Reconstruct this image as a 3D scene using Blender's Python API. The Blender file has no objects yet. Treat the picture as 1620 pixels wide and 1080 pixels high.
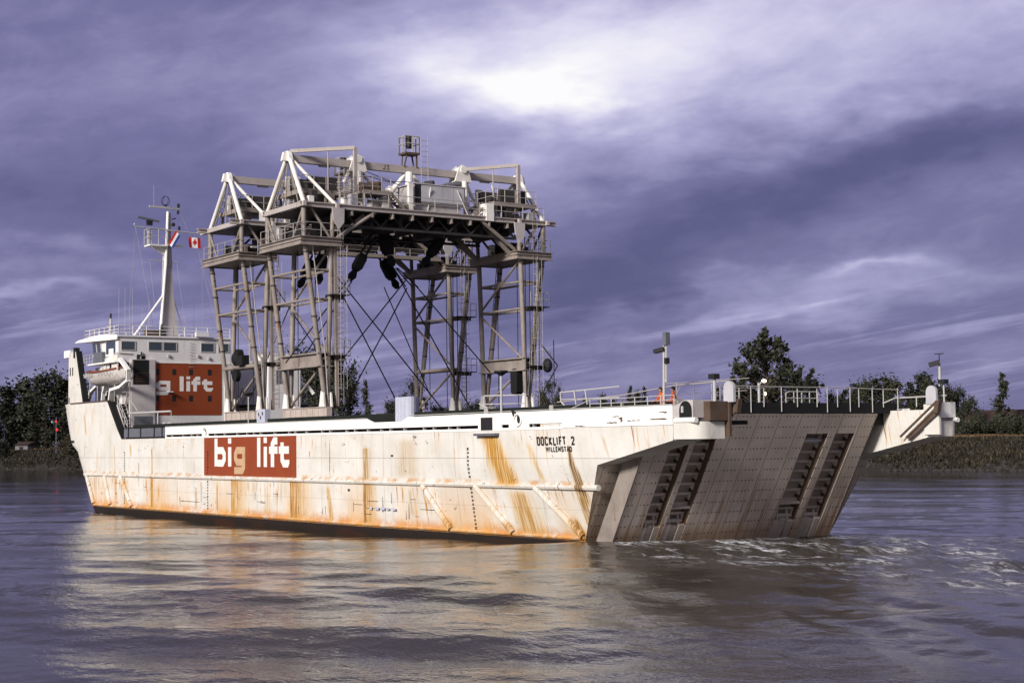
import bpy, bmesh, math, random
import numpy as np
from mathutils import Vector, Matrix
random.seed(7); np.random.seed(7)
S = bpy.context.scene
COL = S.collection
R = math.radians

# ------------------------------------------------------------------ camera
CAM = (67.94, -50.54, 5.4)
AX = ((0.560094, -0.060318, -0.826230), (0.828336, 0.025815, 0.559637), (-0.012427, -0.997845, 0.064422))
cd = bpy.data.cameras.new('camera'); cam = bpy.data.objects.new('camera', cd); COL.objects.link(cam)
m = Matrix(((AX[0][0], -AX[0][1], -AX[0][2], CAM[0]), (AX[1][0], -AX[1][1], -AX[1][2], CAM[1]),
            (AX[2][0], -AX[2][1], -AX[2][2], CAM[2]), (0, 0, 0, 1)))
cam.matrix_world = m
cd.sensor_width = 36.0; cd.lens = 55.4; cd.clip_start = 0.5; cd.clip_end = 9000
S.camera = cam

# ------------------------------------------------------------------ exposure, sun
S.view_settings.view_transform = 'Standard'; S.view_settings.look = 'None'
S.view_settings.gamma = 1.0; S.view_settings.exposure = 0.55
S.cycles.use_denoising = True
S.cycles.max_bounces = 6
SUN_DIR = Vector((0.34, -1.0, 0.50)).normalized()
sd = bpy.data.lights.new('sun', 'SUN'); sun = bpy.data.objects.new('sun', sd); COL.objects.link(sun)
sd.energy = 3.5; sd.angle = R(12); sd.color = (1.0, 0.95, 0.88)
sun.location = (0, -60, 80)
sun.rotation_euler = SUN_DIR.to_track_quat('Z', 'Y').to_euler()
SUN_EL = math.asin(SUN_DIR.z); SUN_AZ = math.atan2(SUN_DIR.x, SUN_DIR.y)


# ------------------------------------------------------------------ node helper
class G:
    def __init__(s, tree):
        s.t = tree
    def n(s, typ, **kw):
        o = s.t.nodes.new(typ)
        for k, v in kw.items():
            setattr(o, k, v)
        return o
    def put(s, sock, v):
        if v is None:
            return
        if hasattr(v, 'is_output'):
            s.t.links.new(v, sock)
        elif isinstance(v, (tuple, list)):
            sock.default_value = tuple(v) + ((1.0,) if len(v) == 3 and len(sock.default_value) == 4 else ())
        else:
            sock.default_value = v
    def m(s, op, a, b=None, c=None, clamp=False):
        o = s.n('ShaderNodeMath', operation=op, use_clamp=clamp)
        s.put(o.inputs[0], a); s.put(o.inputs[1], b); s.put(o.inputs[2], c)
        return o.outputs[0]
    def add(s, a, b): return s.m('ADD', a, b)
    def sub(s, a, b): return s.m('SUBTRACT', a, b)
    def mul(s, a, b): return s.m('MULTIPLY', a, b)
    def v(s, op, a, b=None, scale=None):
        o = s.n('ShaderNodeVectorMath', operation=op)
        s.put(o.inputs[0], a); s.put(o.inputs[1], b)
        if scale is not None: s.put(o.inputs['Scale'], scale)
        return o.outputs['Value'] if op == 'DOT_PRODUCT' else o.outputs[0]
    def xyz(s, a):
        o = s.n('ShaderNodeSeparateXYZ'); s.put(o.inputs[0], a); return o.outputs
    def vec(s, x, y, z):
        o = s.n('ShaderNodeCombineXYZ'); s.put(o.inputs[0], x); s.put(o.inputs[1], y); s.put(o.inputs[2], z); return o.outputs[0]
    def noise(s, vec, scale=1.0, detail=3.0, rough=0.5, dist=0.0):
        o = s.n('ShaderNodeTexNoise'); s.put(o.inputs['Vector'], vec); o.inputs['Scale'].default_value = scale
        o.inputs['Detail'].default_value = detail; o.inputs['Roughness'].default_value = rough
        o.inputs['Distortion'].default_value = dist
        return o.outputs['Fac']
    def rng(s, x, a, b, c=0.0, d=1.0, smooth=True):
        o = s.n('ShaderNodeMapRange', interpolation_type='SMOOTHSTEP' if smooth else 'LINEAR')
        s.put(o.inputs[0], x)
        for i, v in enumerate((a, b, c, d)): s.put(o.inputs[i + 1], v)
        return o.outputs[0]
    def mix(s, f, a, b, blend='MIX'):
        o = s.n('ShaderNodeMix', data_type='RGBA', blend_type=blend, clamp_factor=True)
        s.put(o.inputs[0], f); s.put(o.inputs[6], a); s.put(o.inputs[7], b)
        return o.outputs[2]
    def ramp(s, f, stops, interp='LINEAR'):
        o = s.n('ShaderNodeValToRGB'); cr = o.color_ramp; cr.interpolation = interp
        while len(cr.elements) < len(stops): cr.elements.new(0.5)
        for e, (p, c) in zip(cr.elements, stops):
            e.position = p; e.color = tuple(c) + (1.0,)
        s.put(o.inputs[0], f)
        return o.outputs[0]
    def coord(s, name='Object'):
        return s.n('ShaderNodeTexCoord').outputs[name]


def lin(r, g, b):
    f = lambda c: c / 12.92 if c <= 0.04045 else ((c + 0.055) / 1.055) ** 2.4
    return (f(r / 255), f(g / 255), f(b / 255))


# ------------------------------------------------------------------ world: overcast evening sky
W = bpy.data.worlds.new('World'); S.world = W; W.use_nodes = True
W.node_tree.nodes.clear()
g = G(W.node_tree)
d = g.coord('Generated')
rx, ry = 0.5601, 0.8284
fx, fy = -0.828, 0.561
dx = g.v('DOT_PRODUCT', d, (rx, ry, 0.0)); dy = g.v('DOT_PRODUCT', d, (fx, fy, 0.0)); dz = g.xyz(d)[2]
U = g.mul(g.m('ARCTAN2', dx, dy), 24.93)            # hundredths of a radian, to the right of the view
V = g.mul(g.m('ARCSINE', g.m('MINIMUM', dz, 1.0)), 24.93)   # above the horizon
tilt = g.sub(V, g.mul(U, 0.16))
n_warp = g.noise(g.vec(g.mul(U, 0.30), g.mul(V, 0.8), 3.1), 1.0, 4, 0.55)
n_warp2 = g.noise(g.vec(g.mul(U, 0.35), g.mul(V, 0.9), 9.7), 1.0, 4, 0.55)
Uw = g.add(U, g.mul(g.sub(n_warp, 0.5), 4.6))
Vw = g.add(V, g.mul(g.sub(n_warp2, 0.5), 2.2))
n_big = g.noise(g.vec(g.mul(U, 0.16), g.mul(tilt, 0.55), 1.7), 1.0, 5, 0.55, 0.4)
n_str = g.noise(g.vec(g.mul(U, 0.28), g.mul(tilt, 2.1), 5.2), 1.0, 5, 0.58, 0.3)
n_fine = g.noise(g.vec(g.mul(U, 0.8), g.mul(tilt, 1.5), 7.2), 1.0, 6, 0.62, 0.6)
low = g.rng(V, 0.5, 3.4, 1.0, 0.06)
val = g.add(0.425, g.mul(g.sub(n_big, 0.5), 0.28))
val = g.add(val, g.mul(g.mul(g.sub(n_str, 0.5), 0.42), low))
n_wisp = g.noise(g.vec(g.mul(U, 1.7), g.mul(tilt, 4.2), 2.2), 1.0, 6, 0.62, 0.5)
nb = g.noise(g.vec(g.mul(U, 0.22), g.mul(tilt, 3.4), 6.1), 1.0, 5, 0.62, 0.3)
val = g.add(val, g.mul(g.mul(g.rng(nb, 0.5, 0.72), g.rng(V, 2.9, 1.6)), 0.15))
val = g.add(val, g.add(g.mul(g.sub(n_fine, 0.5), 0.15), g.mul(g.sub(n_wisp, 0.5), 0.07)))
def blob(px, py, sx, sy, amp, ang=0.0):
    """a lighter or darker patch of the cloud deck, given by its bearing and height above the horizon"""
    global val
    bu = (px - 810) / 100.0; bv = (711.4 - 0.01245 * px - py) / 100.0
    du = g.sub(Uw, bu); dv = g.sub(Vw, bv)
    if ang:
        c_, s_ = math.cos(ang), math.sin(ang)
        du, dv = g.add(g.mul(du, c_), g.mul(dv, s_)), g.sub(g.mul(dv, c_), g.mul(du, s_))
    q = g.add(g.m('POWER', g.mul(du, 100.0 / sx), 2.0), g.m('POWER', g.mul(dv, 100.0 / sy), 2.0))
    val = g.add(val, g.mul(g.m('EXPONENT', g.mul(q, -1.0)), amp))
for b in [(885, 165, 95, 55, 0.25), (900, 140, 340, 130, 0.30), (700, 110, 160, 40, 0.07), (1180, 50, 460, 120, 0.24), (1540, 60, 260, 110, 0.12),
          (1480, 150, 200, 50, 0.08),
          (1390, 438, 80, 15, 0.15, 0.05), (1420, 440, 300, 40, 0.09, 0.08), (1150, 500, 260, 22, 0.13, 0.12),
          (1010, 470, 180, 14, 0.07, 0.2), (40, 480, 110, 14, 0.16), (160, 430, 260, 30, 0.08), (520, 560, 420, 40, 0.05),
          (1080, 360, 330, 85, -0.17, 0.35), (1480, 250, 300, 60, -0.13, 0.2), (1000, 440, 220, 40, -0.08, 0.15),
          (170, 330, 380, 70, -0.10, -0.08), (260, 90, 420, 120, 0.04), (120, 620, 400, 60, 0.02), (1250, 610, 500, 40, 0.03)]:
    blob(*b)
cloud = g.ramp(val, [(0.0, lin(60, 64, 102)), (0.26, lin(87, 86, 131)), (0.42, lin(117, 113, 158)),
                     (0.62, lin(167, 163, 204)), (0.80, lin(215, 211, 238)), (1.0, lin(255, 254, 255))])
# the part of the sky behind the photographer is a brighter, whiter overcast
back = g.rng(g.mul(dy, -1.0), -0.25, 0.75)
high = g.rng(dz, 0.32, 0.8)
cloud = g.mix(g.mul(high, 0.6), cloud, (0.25, 0.24, 0.32))
cloud = g.mix(g.mul(back, 0.85), cloud, (0.36, 0.34, 0.38))
sky = g.n('ShaderNodeTexSky', sky_type='NISHITA')
sky.sun_disc = False; sky.sun_elevation = SUN_EL; sky.sun_rotation = SUN_AZ
skyc = g.v('SCALE', sky.outputs[0], scale=0.08)
col = g.mix(0.96, skyc, g.v('SCALE', cloud, scale=0.683))
bg = g.n('ShaderNodeBackground'); g.put(bg.inputs[0], col); bg.inputs[1].default_value = 1.0
wo = g.n('ShaderNodeOutputWorld'); W.node_tree.links.new(bg.outputs[0], wo.inputs[0])


# ------------------------------------------------------------------ materials
def new_mat(name):
    mt = bpy.data.materials.new(name); mt.use_nodes = True
    mt.node_tree.nodes.clear()
    g = G(mt.node_tree)
    p = g.n('ShaderNodeBsdfPrincipled'); o = g.n('ShaderNodeOutputMaterial')
    mt.node_tree.links.new(p.outputs[0], o.inputs[0])
    return mt, g, p


def paint(name, base, dirt=None, rust=(0.17, 0.065, 0.02), amount=0.3, rough=0.5, scale=1.0, streak=3.0, bump=0.01):
    """weathered paint: blotchy tone, dirt, vertical rust runs"""
    mt, g, p = new_mat(name)
    c = g.coord('Object'); x, y, z = g.xyz(c)
    blot = g.noise(c, 0.55 * scale, 4, 0.6)
    fine = g.noise(c, 6.0 * scale, 3, 0.6)
    dirt = dirt or tuple(v * 0.55 for v in base)
    colr = g.mix(g.mul(g.rng(blot, 0.35, 0.75), 0.6), base, dirt)
    colr = g.mix(g.mul(g.rng(fine, 0.35, 0.8), 0.25), colr, tuple(v * 0.7 for v in base))
    sx = g.add(x, g.mul(y, 0.83))
    run = g.noise(g.vec(g.mul(sx, streak), 0.0, g.mul(z, 0.35)), 1.0, 3, 0.6)
    spots = g.noise(c, 1.6 * scale, 4, 0.65)
    rm = g.m('MULTIPLY', g.rng(run, 0.55, 0.75), g.rng(spots, 0.42, 0.62))
    rm = g.m('MAXIMUM', g.mul(rm, 1.2), g.rng(g.noise(c, 3.1 * scale, 5, 0.7), 0.68, 0.76))
    colr = g.mix(g.m('MULTIPLY', rm, amount * 2.0, clamp=True), colr, rust)
    g.put(p.inputs['Base Color'], colr); p.inputs['Roughness'].default_value = rough; p.inputs['Specular IOR Level'].default_value = 0.25
    bp = g.n('ShaderNodeBump'); bp.inputs['Strength'].default_value = 0.25; bp.inputs['Distance'].default_value = bump
    g.put(bp.inputs['Height'], g.noise(c, 2.5, 4, 0.6)); g.put(p.inputs['Normal'], bp.outputs[0])
    return mt


def plain(name, base, rough=0.6, var=0.35, scale=2.0, metallic=0.0, emit=None, strength=1.0):
    mt, g, p = new_mat(name)
    c = g.coord('Object')
    n = g.noise(c, scale, 4, 0.6)
    g.put(p.inputs['Base Color'], g.mix(g.mul(g.rng(n, 0.3, 0.75), var), base, tuple(v * 0.5 for v in base)))
    p.inputs['Roughness'].default_value = rough; p.inputs['Metallic'].default_value = metallic
    if rough > 0.3: p.inputs['Specular IOR Level'].default_value = 0.25
    if emit:
        g.put(p.inputs['Emission Color'], emit); p.inputs['Emission Strength'].default_value = strength
    return mt


RUST = (0.20, 0.075, 0.018)
OCHRE = (0.46, 0.22, 0.045)


def hull_material():
    mt, g, p = new_mat('hull_paint')
    c = g.coord('Object'); x, y, z = g.xyz(c)
    near = g.rng(y, 3.0, 6.0, 1.0, 0.0)
    base = (0.645, 0.625, 0.59)
    blot = g.noise(g.vec(x, z, 0.0), 0.35, 5, 0.62)
    colr = g.mix(g.rng(blot, 0.35, 0.75), base, (0.55, 0.52, 0.47))
    # plate strakes weathered to slightly different tones
    plate = g.n('ShaderNodeTexWhiteNoise', noise_dimensions='2D')
    g.put(plate.inputs['Vector'], g.vec(g.m('FLOOR', g.mul(x, 0.16)), g.m('FLOOR', g.mul(g.add(z, 0.15), 0.33)), 0.0))
    colr = g.mix(g.mul(plate.outputs['Value'], 0.13), colr, (0.45, 0.41, 0.38))
    fine = g.noise(g.vec(x, y, z), 9.0, 3, 0.65)
    colr = g.mix(g.mul(g.rng(fine, 0.45, 0.8), 0.18), colr, (0.40, 0.36, 0.31))
    # vertical dirt runs
    sk = g.add(x, g.mul(g.mul(z, g.rng(x, -28.0, 2.0, 0.0, 0.22)), 1.0))   # plates lean aft
    run = g.noise(g.vec(g.mul(sk, 2.2), g.mul(z, 0.16), 2.0), 1.0, 4, 0.62)
    run2 = g.noise(g.vec(g.mul(sk, 5.5), g.mul(z, 0.3), 8.0), 1.0, 3, 0.6)
    colr = g.mix(g.mul(g.rng(run, 0.5, 0.78), 0.35), colr, (0.42, 0.33, 0.20))
    # rust bleeding down from below the rub rail and above the bottom edge
    patch = g.noise(g.vec(g.mul(x, 0.16), g.mul(z, 0.25), 4.0), 1.0, 4, 0.6)
    dk = g.noise(g.vec(g.mul(x, 2.6), g.mul(z, 2.2), 6.0), 1.0, 4, 0.7)
    below = g.mul(g.rng(z, 2.9, 2.6), g.rng(z, 0.3, 2.7, 0.25, 1.0))
    above = g.mul(g.rng(z, 1.4, 0.15), 1.0)
    rm = g.mul(g.mul(g.rng(run2, 0.50, 0.70), g.rng(patch, 0.44, 0.60)), g.m('MAXIMUM', below, above))
    upper = g.mul(g.mul(g.rng(run2, 0.55, 0.70), g.rng(patch, 0.46, 0.62)), g.rng(z, 6.3, 3.6, 0.8, 0.1))
    rm = g.m('MAXIMUM', rm, upper)
    colr = g.mix(g.mul(g.rng(rm, 0.0, 0.55), 0.9), colr, g.mix(g.rng(rm, 0.2, 0.85), (0.58, 0.31, 0.065), (0.22, 0.075, 0.012)))
    # edges: along rail, bottom
    en = g.noise(g.vec(g.mul(x, 0.9), z, 0.0), 1.0, 4, 0.65)
    colr = g.mix(g.mul(g.mul(g.rng(z, 0.95, 0.1), g.rng(en, 0.30, 0.58)), 0.95), colr, (0.50, 0.19, 0.02))
    colr = g.mix(g.mul(g.mul(g.rng(g.m('ABSOLUTE', g.sub(z, 3.16)), 0.26, 0.0), g.rng(en, 0.46, 0.62)), 0.75), colr, OCHRE)
    colr = g.mix(g.mul(g.mul(g.rng(dk, 0.60, 0.66), g.m('MAXIMUM', g.rng(z, 0.55, 0.1), g.rng(g.m('ABSOLUTE', g.sub(z, 2.98)), 0.26, 0.12))), 0.85), colr, (0.10, 0.042, 0.016))
    wash = g.mul(g.rng(g.noise(g.vec(g.mul(x, 0.11), 0.0, 21.0), 1.0, 3, 0.6), 0.44, 0.58), g.rng(z, 2.9, 0.2, 0.35, 1.0))
    wash = g.mul(wash, g.rng(z, 2.95, 2.85))
    colr = g.mix(g.mul(wash, 0.60), colr, (0.58, 0.31, 0.085))
    drip = g.noise(g.vec(g.mul(sk, 1.1), g.mul(z, 0.05), 12.0), 1.0, 5, 0.7)
    colr = g.mix(g.mul(g.mul(g.rng(drip, 0.60, 0.66), g.mul(g.rng(z, 2.95, 2.75), g.rng(z, 0.2, 2.9, 0.25, 1.0))), 0.85), colr, (0.34, 0.135, 0.022))
    run3 = g.noise(g.vec(g.mul(sk, 9.0), g.mul(z, 0.35), 15.0), 1.0, 4, 0.7)
    edge_n = g.noise(g.vec(g.mul(sk, 1.7), g.mul(z, 0.22), 31.0), 1.0, 5, 0.65)
    # individual stains: (x top, z top, x bottom, z bottom, half width top, half width bottom, colour, strength, side fade 0 both / 1 right only)
    for (x0, z0, x1, z1, w0, w1, cc, st) in [
        (-9.2, 5.8, -7.2, 2.9, 1.2, 1.6, (0.52, 0.25, 0.03), 1.0),
        (-6.8, 2.9, -5.6, 0.1, 1.4, 1.9, (0.44, 0.23, 0.06), 0.75),
        (-1.35, 5.2, -0.35, 1.9, 0.18, 0.75, (0.13, 0.055, 0.016), 0.97),
        (-0.9, 2.8, 0.0, 0.2, 0.40, 0.75, (0.20, 0.09, 0.025), 0.85),
        (-24.4, 5.2, -24.4, 2.9, -1, 0.9, (0.30, 0.16, 0.06), 0.9),
        (-24.4, 2.85, -24.4, 0.1, -1, 1.3, (0.36, 0.17, 0.045), 0.95),
        (-35.3, 2.85, -35.3, 0.1, -1, 2.6, (0.42, 0.20, 0.05), 0.95),
        (-45.7, 2.85, -45.7, 0.1, -1, 2.8, (0.50, 0.25, 0.06), 0.95),
        (-29.6, 2.8, -28.9, 0.1, 0.3, 0.6, (0.42, 0.21, 0.05), 0.8),
        (-62.2, 5.7, -62.1, 2.9, 0.10, 0.16, (0.36, 0.16, 0.03), 0.85), (-62.2, 2.9, -62.1, 0.0, 0.45, 0.55, (0.44, 0.21, 0.04), 0.9),
        (-68.5, 2.8, -68.2, 0.3, 0.7, 0.8, (0.42, 0.21, 0.06), 0.6),
        (-71.5, 5.9, -71.0, 0.6, 0.15, 0.4, (0.36, 0.17, 0.04), 0.6),
        (-67.4, 5.9, -67.3, 4.6, 0.35, 0.20, (0.40, 0.19, 0.04), 0.8),
        (-52.6, 2.2, -52.5, 0.2, 0.35, 0.3, (0.30, 0.13, 0.03), 0.7),
        (-48.4, 2.7, -48.3, 0.2, 0.25, 0.3, (0.30, 0.13, 0.03), 0.7),
        (-39.5, 2.8, -39.0, 0.2, 0.5, 0.9, (0.42, 0.20, 0.05), 0.4),
        (-18.9, 5.95, -18.7, 3.3, 1.6, 1.9, (0.30, 0.25, 0.24), 0.55),
        (-18.6, 2.8, -18.3, 0.8, 0.5, 0.6, (0.26, 0.22, 0.21), 0.55),
        (-14.6, 1.2, -13.9, 0.1, 0.35, 0.6, (0.30, 0.12, 0.02), 0.8),
        (-8.4, 1.1, -7.6, 0.1, 0.5, 0.6, (0.30, 0.12, 0.02), 0.8),
        (-2.0, 1.5, -0.9, 0.1, 0.5, 0.5, (0.26, 0.11, 0.02), 0.8),
        (1.6, 5.9, 2.3, 4.5, 0.25, 0.10, (0.30, 0.13, 0.04), 0.6),
        (-79.7, 8.9, -79.0, 6.6, 0.15, 0.4, (0.38, 0.19, 0.06), 0.7),
        (-76.0, 5.6, -76.0, 3.4, 0.12, 0.3, (0.34, 0.16, 0.04), 0.6),
        (-5.3, 5.6, -3.9, 3.2, 0.4, 0.3, (0.50, 0.32, 0.12), 0.6)]:
        t = g.rng(z, z0, z1, 0.0, 1.0, smooth=False)
        cx = g.add(x0, g.mul(t, x1 - x0)); hw = g.add(w0, g.mul(t, w1 - w0))
        q = g.m('DIVIDE', g.m('ABSOLUTE', g.sub(x, cx)), hw)
        dxr = g.add(g.sub(x, x0), g.mul(g.sub(edge_n, 0.5), 0.25))
        mk = g.mul(g.rng(dxr, -0.10, 0.06), g.m('POWER', g.rng(dxr, w1 * 2.0, 0.0), 1.3)) if w0 < 0 else g.rng(g.add(q, g.mul(g.sub(edge_n, 0.5), 1.3)), 1.25, 0.25)
        mk = g.mul(mk, g.mul(g.rng(z, z0 + 0.12, z0 - (0.05 if st > 0.85 else 0.5)), g.rng(z, z1 - 0.25, z1 + 0.35)))
        mk = g.mul(mk, g.rng(run3, 0.35, 0.62, 0.45, 1.0))
        mk = g.mul(g.mul(mk, st), near)
        colr = g.mix(g.rng(mk, 0.0, 0.8), colr, g.mix(g.rng(mk, 0.35, 0.95), tuple(0.45 * a + 0.55 * b for a, b in zip(cc, (0.62, 0.42, 0.16))), tuple(v * 0.72 for v in cc)))
    # welds
    for zz in (4.55, 1.75):
        colr = g.mix(g.mul(g.rng(g.m('ABSOLUTE', g.sub(z, zz)), 0.035, 0.012), 0.45 if zz > 3 else 0.2), colr, (0.12, 0.09, 0.07))
    seam = g.m('ABSOLUTE', g.sub(g.m('FRACT', g.mul(x, 0.115)), 0.5))
    colr = g.mix(g.mul(g.rng(seam, 0.006, 0.002), 0.3), colr, (0.13, 0.09, 0.07))
    hair = g.noise(g.vec(g.mul(sk, 3.6), g.mul(z, 0.10), 44.0), 1.0, 2, 0.5)
    hz = g.noise(g.vec(g.mul(x, 0.8), g.mul(z, 0.9), 51.0), 1.0, 3, 0.6)
    colr = g.mix(g.mul(g.mul(g.rng(hair, 0.675, 0.69), g.rng(hz, 0.52, 0.60)), 0.85), colr, (0.20, 0.075, 0.018))
    # flaked spots
    fl = g.noise(g.vec(g.mul(x, 1.0), g.mul(z, 1.6), 3.0), 1.1, 5, 0.72)
    colr = g.mix(g.mul(g.rng(fl, 0.66, 0.675), 0.85), colr, (0.12, 0.05, 0.02))
    # boot-topping
    bt = g.add(z, g.mul(g.sub(en, 0.5), 0.12))
    colr = g.mix(g.rng(bt, 0.09, 0.0), colr, (0.022, 0.016, 0.014))
    colr = g.mix(g.mul(g.mul(g.rng(bt, 0.05, -0.5), g.rng(patch, 0.5, 0.65)), 0.6), colr, (0.06, 0.02, 0.01))
    g.put(p.inputs['Base Color'], colr); p.inputs['Roughness'].default_value = 0.7; p.inputs['Specular IOR Level'].default_value = 0.2
    bp = g.n('ShaderNodeBump'); bp.inputs['Strength'].default_value = 0.6; bp.inputs['Distance'].default_value = 0.10
    dent = g.mul(g.m('SINE', g.mul(x, 4.6)), g.mul(g.noise(g.vec(g.mul(x, 0.3), y, g.mul(z, 0.8)), 1.0, 2, 0.5), 0.16))
    g.put(bp.inputs['Height'], g.add(dent, g.noise(g.vec(g.mul(x, 0.5), y, g.mul(z, 0.6)), 1.3, 3, 0.5))); g.put(p.inputs['Normal'], bp.outputs[0])
    return mt


def ramp_material():
    """grey-brown deck plating of the stern ramp: rows of drilled holes, panel seams, rust from the bottom up"""
    mt, g, p = new_mat('ramp_plate')
    c = g.coord('Object'); x, y, z = g.xyz(c)
    blot = g.noise(g.vec(g.mul(y, 0.6), g.mul(z, 0.5), 0.0), 1.0, 5, 0.6)
    colr = g.mix(g.rng(blot, 0.3, 0.75), (0.62, 0.535, 0.47), (0.49, 0.415, 0.36))
    run = g.noise(g.vec(g.mul(y, 3.2), g.mul(z, 0.22), 1.0), 1.0, 4, 0.62)
    lowr = g.rng(z, 5.2, 0.0, 0.05, 1.0)
    colr = g.mix(g.mul(g.mul(g.rng(run, 0.46, 0.68), lowr), 0.9), colr, (0.26, 0.125, 0.04))
    colr = g.mix(g.mul(g.rng(z, 1.3, 0.1), 0.55), colr, (0.30, 0.16, 0.055))
    seam = g.m('ABSOLUTE', g.sub(g.m('FRACT', g.add(g.mul(y, 0.625), 0.2)), 0.5))
    colr = g.mix(g.mul(g.rng(seam, 0.022, 0.006), 0.75), colr, (0.10, 0.045, 0.02))
    row = g.m('ABSOLUTE', g.sub(g.m('FRACT', g.mul(z, 1.72)), 0.5))
    fy_ = g.m('ABSOLUTE', g.sub(g.m('FRACT', g.mul(y, 3.75)), 0.5))
    dots = g.mul(g.rng(row, 0.075, 0.04), g.rng(fy_, 0.24, 0.14))
    gate = g.m('ABSOLUTE', g.sub(g.m('FRACT', g.add(g.mul(y, 0.625), 0.7)), 0.5))
    dots = g.mul(dots, g.rng(gate, 0.40, 0.37))
    colr = g.mix(g.mul(dots, 0.9), colr, (0.03, 0.02, 0.018))
    g.put(p.inputs['Base Color'], colr); p.inputs['Roughness'].default_value = 0.6
    bp = g.n('ShaderNodeBump'); bp.inputs['Strength'].default_value = 0.3; bp.inputs['Distance'].default_value = 0.03
    g.put(bp.inputs['Height'], g.noise(c, 1.4, 4, 0.6)); g.put(p.inputs['Normal'], bp.outputs[0])
    return mt


def water_material():
    mt, g, p = new_mat('river_water')
    c = g.coord('Object'); x, y, z = g.xyz(c)
    # foam churned up behind the stern and a little along the side
    dn = g.v('DOT_PRODUCT', c, (0.97, 0.24, 0.0))
    sidew = g.sub(g.sub(y, 10.5), g.mul(x, 0.10))
    wake = g.mul(g.rng(x, 0.5, 5.0), g.rng(x, 110.0, 30.0))
    wake = g.mul(wake, g.rng(g.m('ABSOLUTE', sidew), 19.0, 7.0))
    f1 = g.noise(g.vec(g.mul(x, 0.21), g.mul(y, 0.60), 0.0), 1.0, 7, 0.72, 0.7)
    f2 = g.noise(g.vec(g.mul(x, 1.3), g.mul(y, 2.6), 4.0), 1.0, 5, 0.7, 0.5)
    foam = g.mul(g.rng(f1, 0.49, 0.62), g.rng(f2, 0.43, 0.58))
    foam = g.mul(foam, wake)
    lip = g.mul(g.mul(g.rng(x, 1.2, 1.8), g.rng(x, 5.0, 2.0)), g.mul(g.rng(y, 0.0, 1.0), g.rng(y, 19.5, 17.0)))
    foam = g.m('MAXIMUM', foam, g.mul(lip, g.rng(f2, 0.44, 0.58)))
    bow = g.mul(g.rng(g.m('ABSOLUTE', g.add(y, 0.9)), 0.9, 0.2), g.mul(g.rng(x, -82.0, -76.0), g.rng(x, -58.0, -70.0)))
    foam = g.m('MAXIMUM', foam, g.mul(g.mul(bow, g.rng(f2, 0.5, 0.64)), 0.5))
    murk = g.noise(c, 0.05, 3, 0.5)
    base = g.mix(murk, (0.030, 0.025, 0.018), (0.042, 0.034, 0.025))
    base = g.mix(g.mul(wake, 0.5), base, (0.050, 0.046, 0.040))
    g.put(p.inputs['Base Color'], g.mix(g.m('MULTIPLY', foam, 0.9, clamp=True), base, (0.68, 0.68, 0.71)))
    g.put(p.inputs['Roughness'], g.rng(foam, 0.0, 0.6, 0.035, 0.7))
    p.inputs['IOR'].default_value = 1.333
    # ripples: fine wind chop, coarser where the wake is
    r1 = g.noise(g.vec(g.mul(x, 1.1), g.mul(y, 1.9), 0.0), 1.0, 4, 0.6, 0.4)
    r2 = g.noise(g.vec(g.mul(x, 3.4), g.mul(y, 4.6), 2.0), 1.0, 3, 0.6, 0.2)
    gust = g.rng(g.noise(g.vec(g.mul(x, 0.02), g.mul(y, 0.06), 7.0), 1.0, 3, 0.5), 0.35, 0.65, 0.35, 1.0)
    r3 = g.noise(g.vec(g.mul(x, 8.0), g.mul(y, 10.5), 5.0), 1.0, 2, 0.6, 0.2)
    hgt = g.mul(g.add(g.add(g.mul(r1, 0.070), g.mul(r2, 0.036)), g.mul(r3, 0.012)), g.add(gust, g.mul(wake, 0.9)))
    hgt = g.add(hgt, g.mul(foam, 0.05))
    bp = g.n('ShaderNodeBump'); bp.inputs['Strength'].default_value = 0.75; bp.inputs['Distance'].default_value = 1.0
    g.put(bp.inputs['Height'], hgt); g.put(p.inputs['Normal'], bp.outputs[0])
    return mt


def bank_material():
    mt, g, p = new_mat('bank_ground')
    c = g.coord('Object'); x, y, z = g.xyz(c)
    n = g.noise(g.vec(g.mul(x, 0.10), g.mul(y, 0.2), z), 1.0, 5, 0.62)
    n2 = g.noise(c, 0.9, 4, 0.65)
    colr = g.mix(g.rng(n, 0.35, 0.65), (0.011, 0.010, 0.006), (0.030, 0.017, 0.009))
    colr = g.mix(g.mul(g.rng(n2, 0.4, 0.75), 0.7), colr, (0.018, 0.016, 0.010))
    straw = g.mul(g.rng(z, 4.7, 5.4), g.rng(n2, 0.25, 0.6))
    colr = g.mix(straw, colr, (0.13, 0.070, 0.028))
    colr = g.mix(g.rng(z, 0.9, 0.2), colr, (0.012, 0.010, 0.009))
    g.put(p.inputs['Base Color'], colr); p.inputs['Roughness'].default_value = 0.95
    return mt


def foliage(name, c1, c2):
    mt, g, p = new_mat(name)
    c = g.coord('Object')
    n = g.noise(c, 0.45, 3, 0.6); n2 = g.noise(c, 2.5, 2, 0.5)
    oi = g.n('ShaderNodeObjectInfo').outputs['Random']
    f = g.add(g.mul(n, 0.7), g.mul(n2, 0.3))
    colr = g.mix(g.rng(f, 0.32, 0.68), c1, c2)
    colr = g.mix(g.mul(oi, 0.3), colr, (0.045, 0.040, 0.014))
    g.put(p.inputs['Base Color'], colr); p.inputs['Roughness'].default_value = 0.75
    return mt


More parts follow.
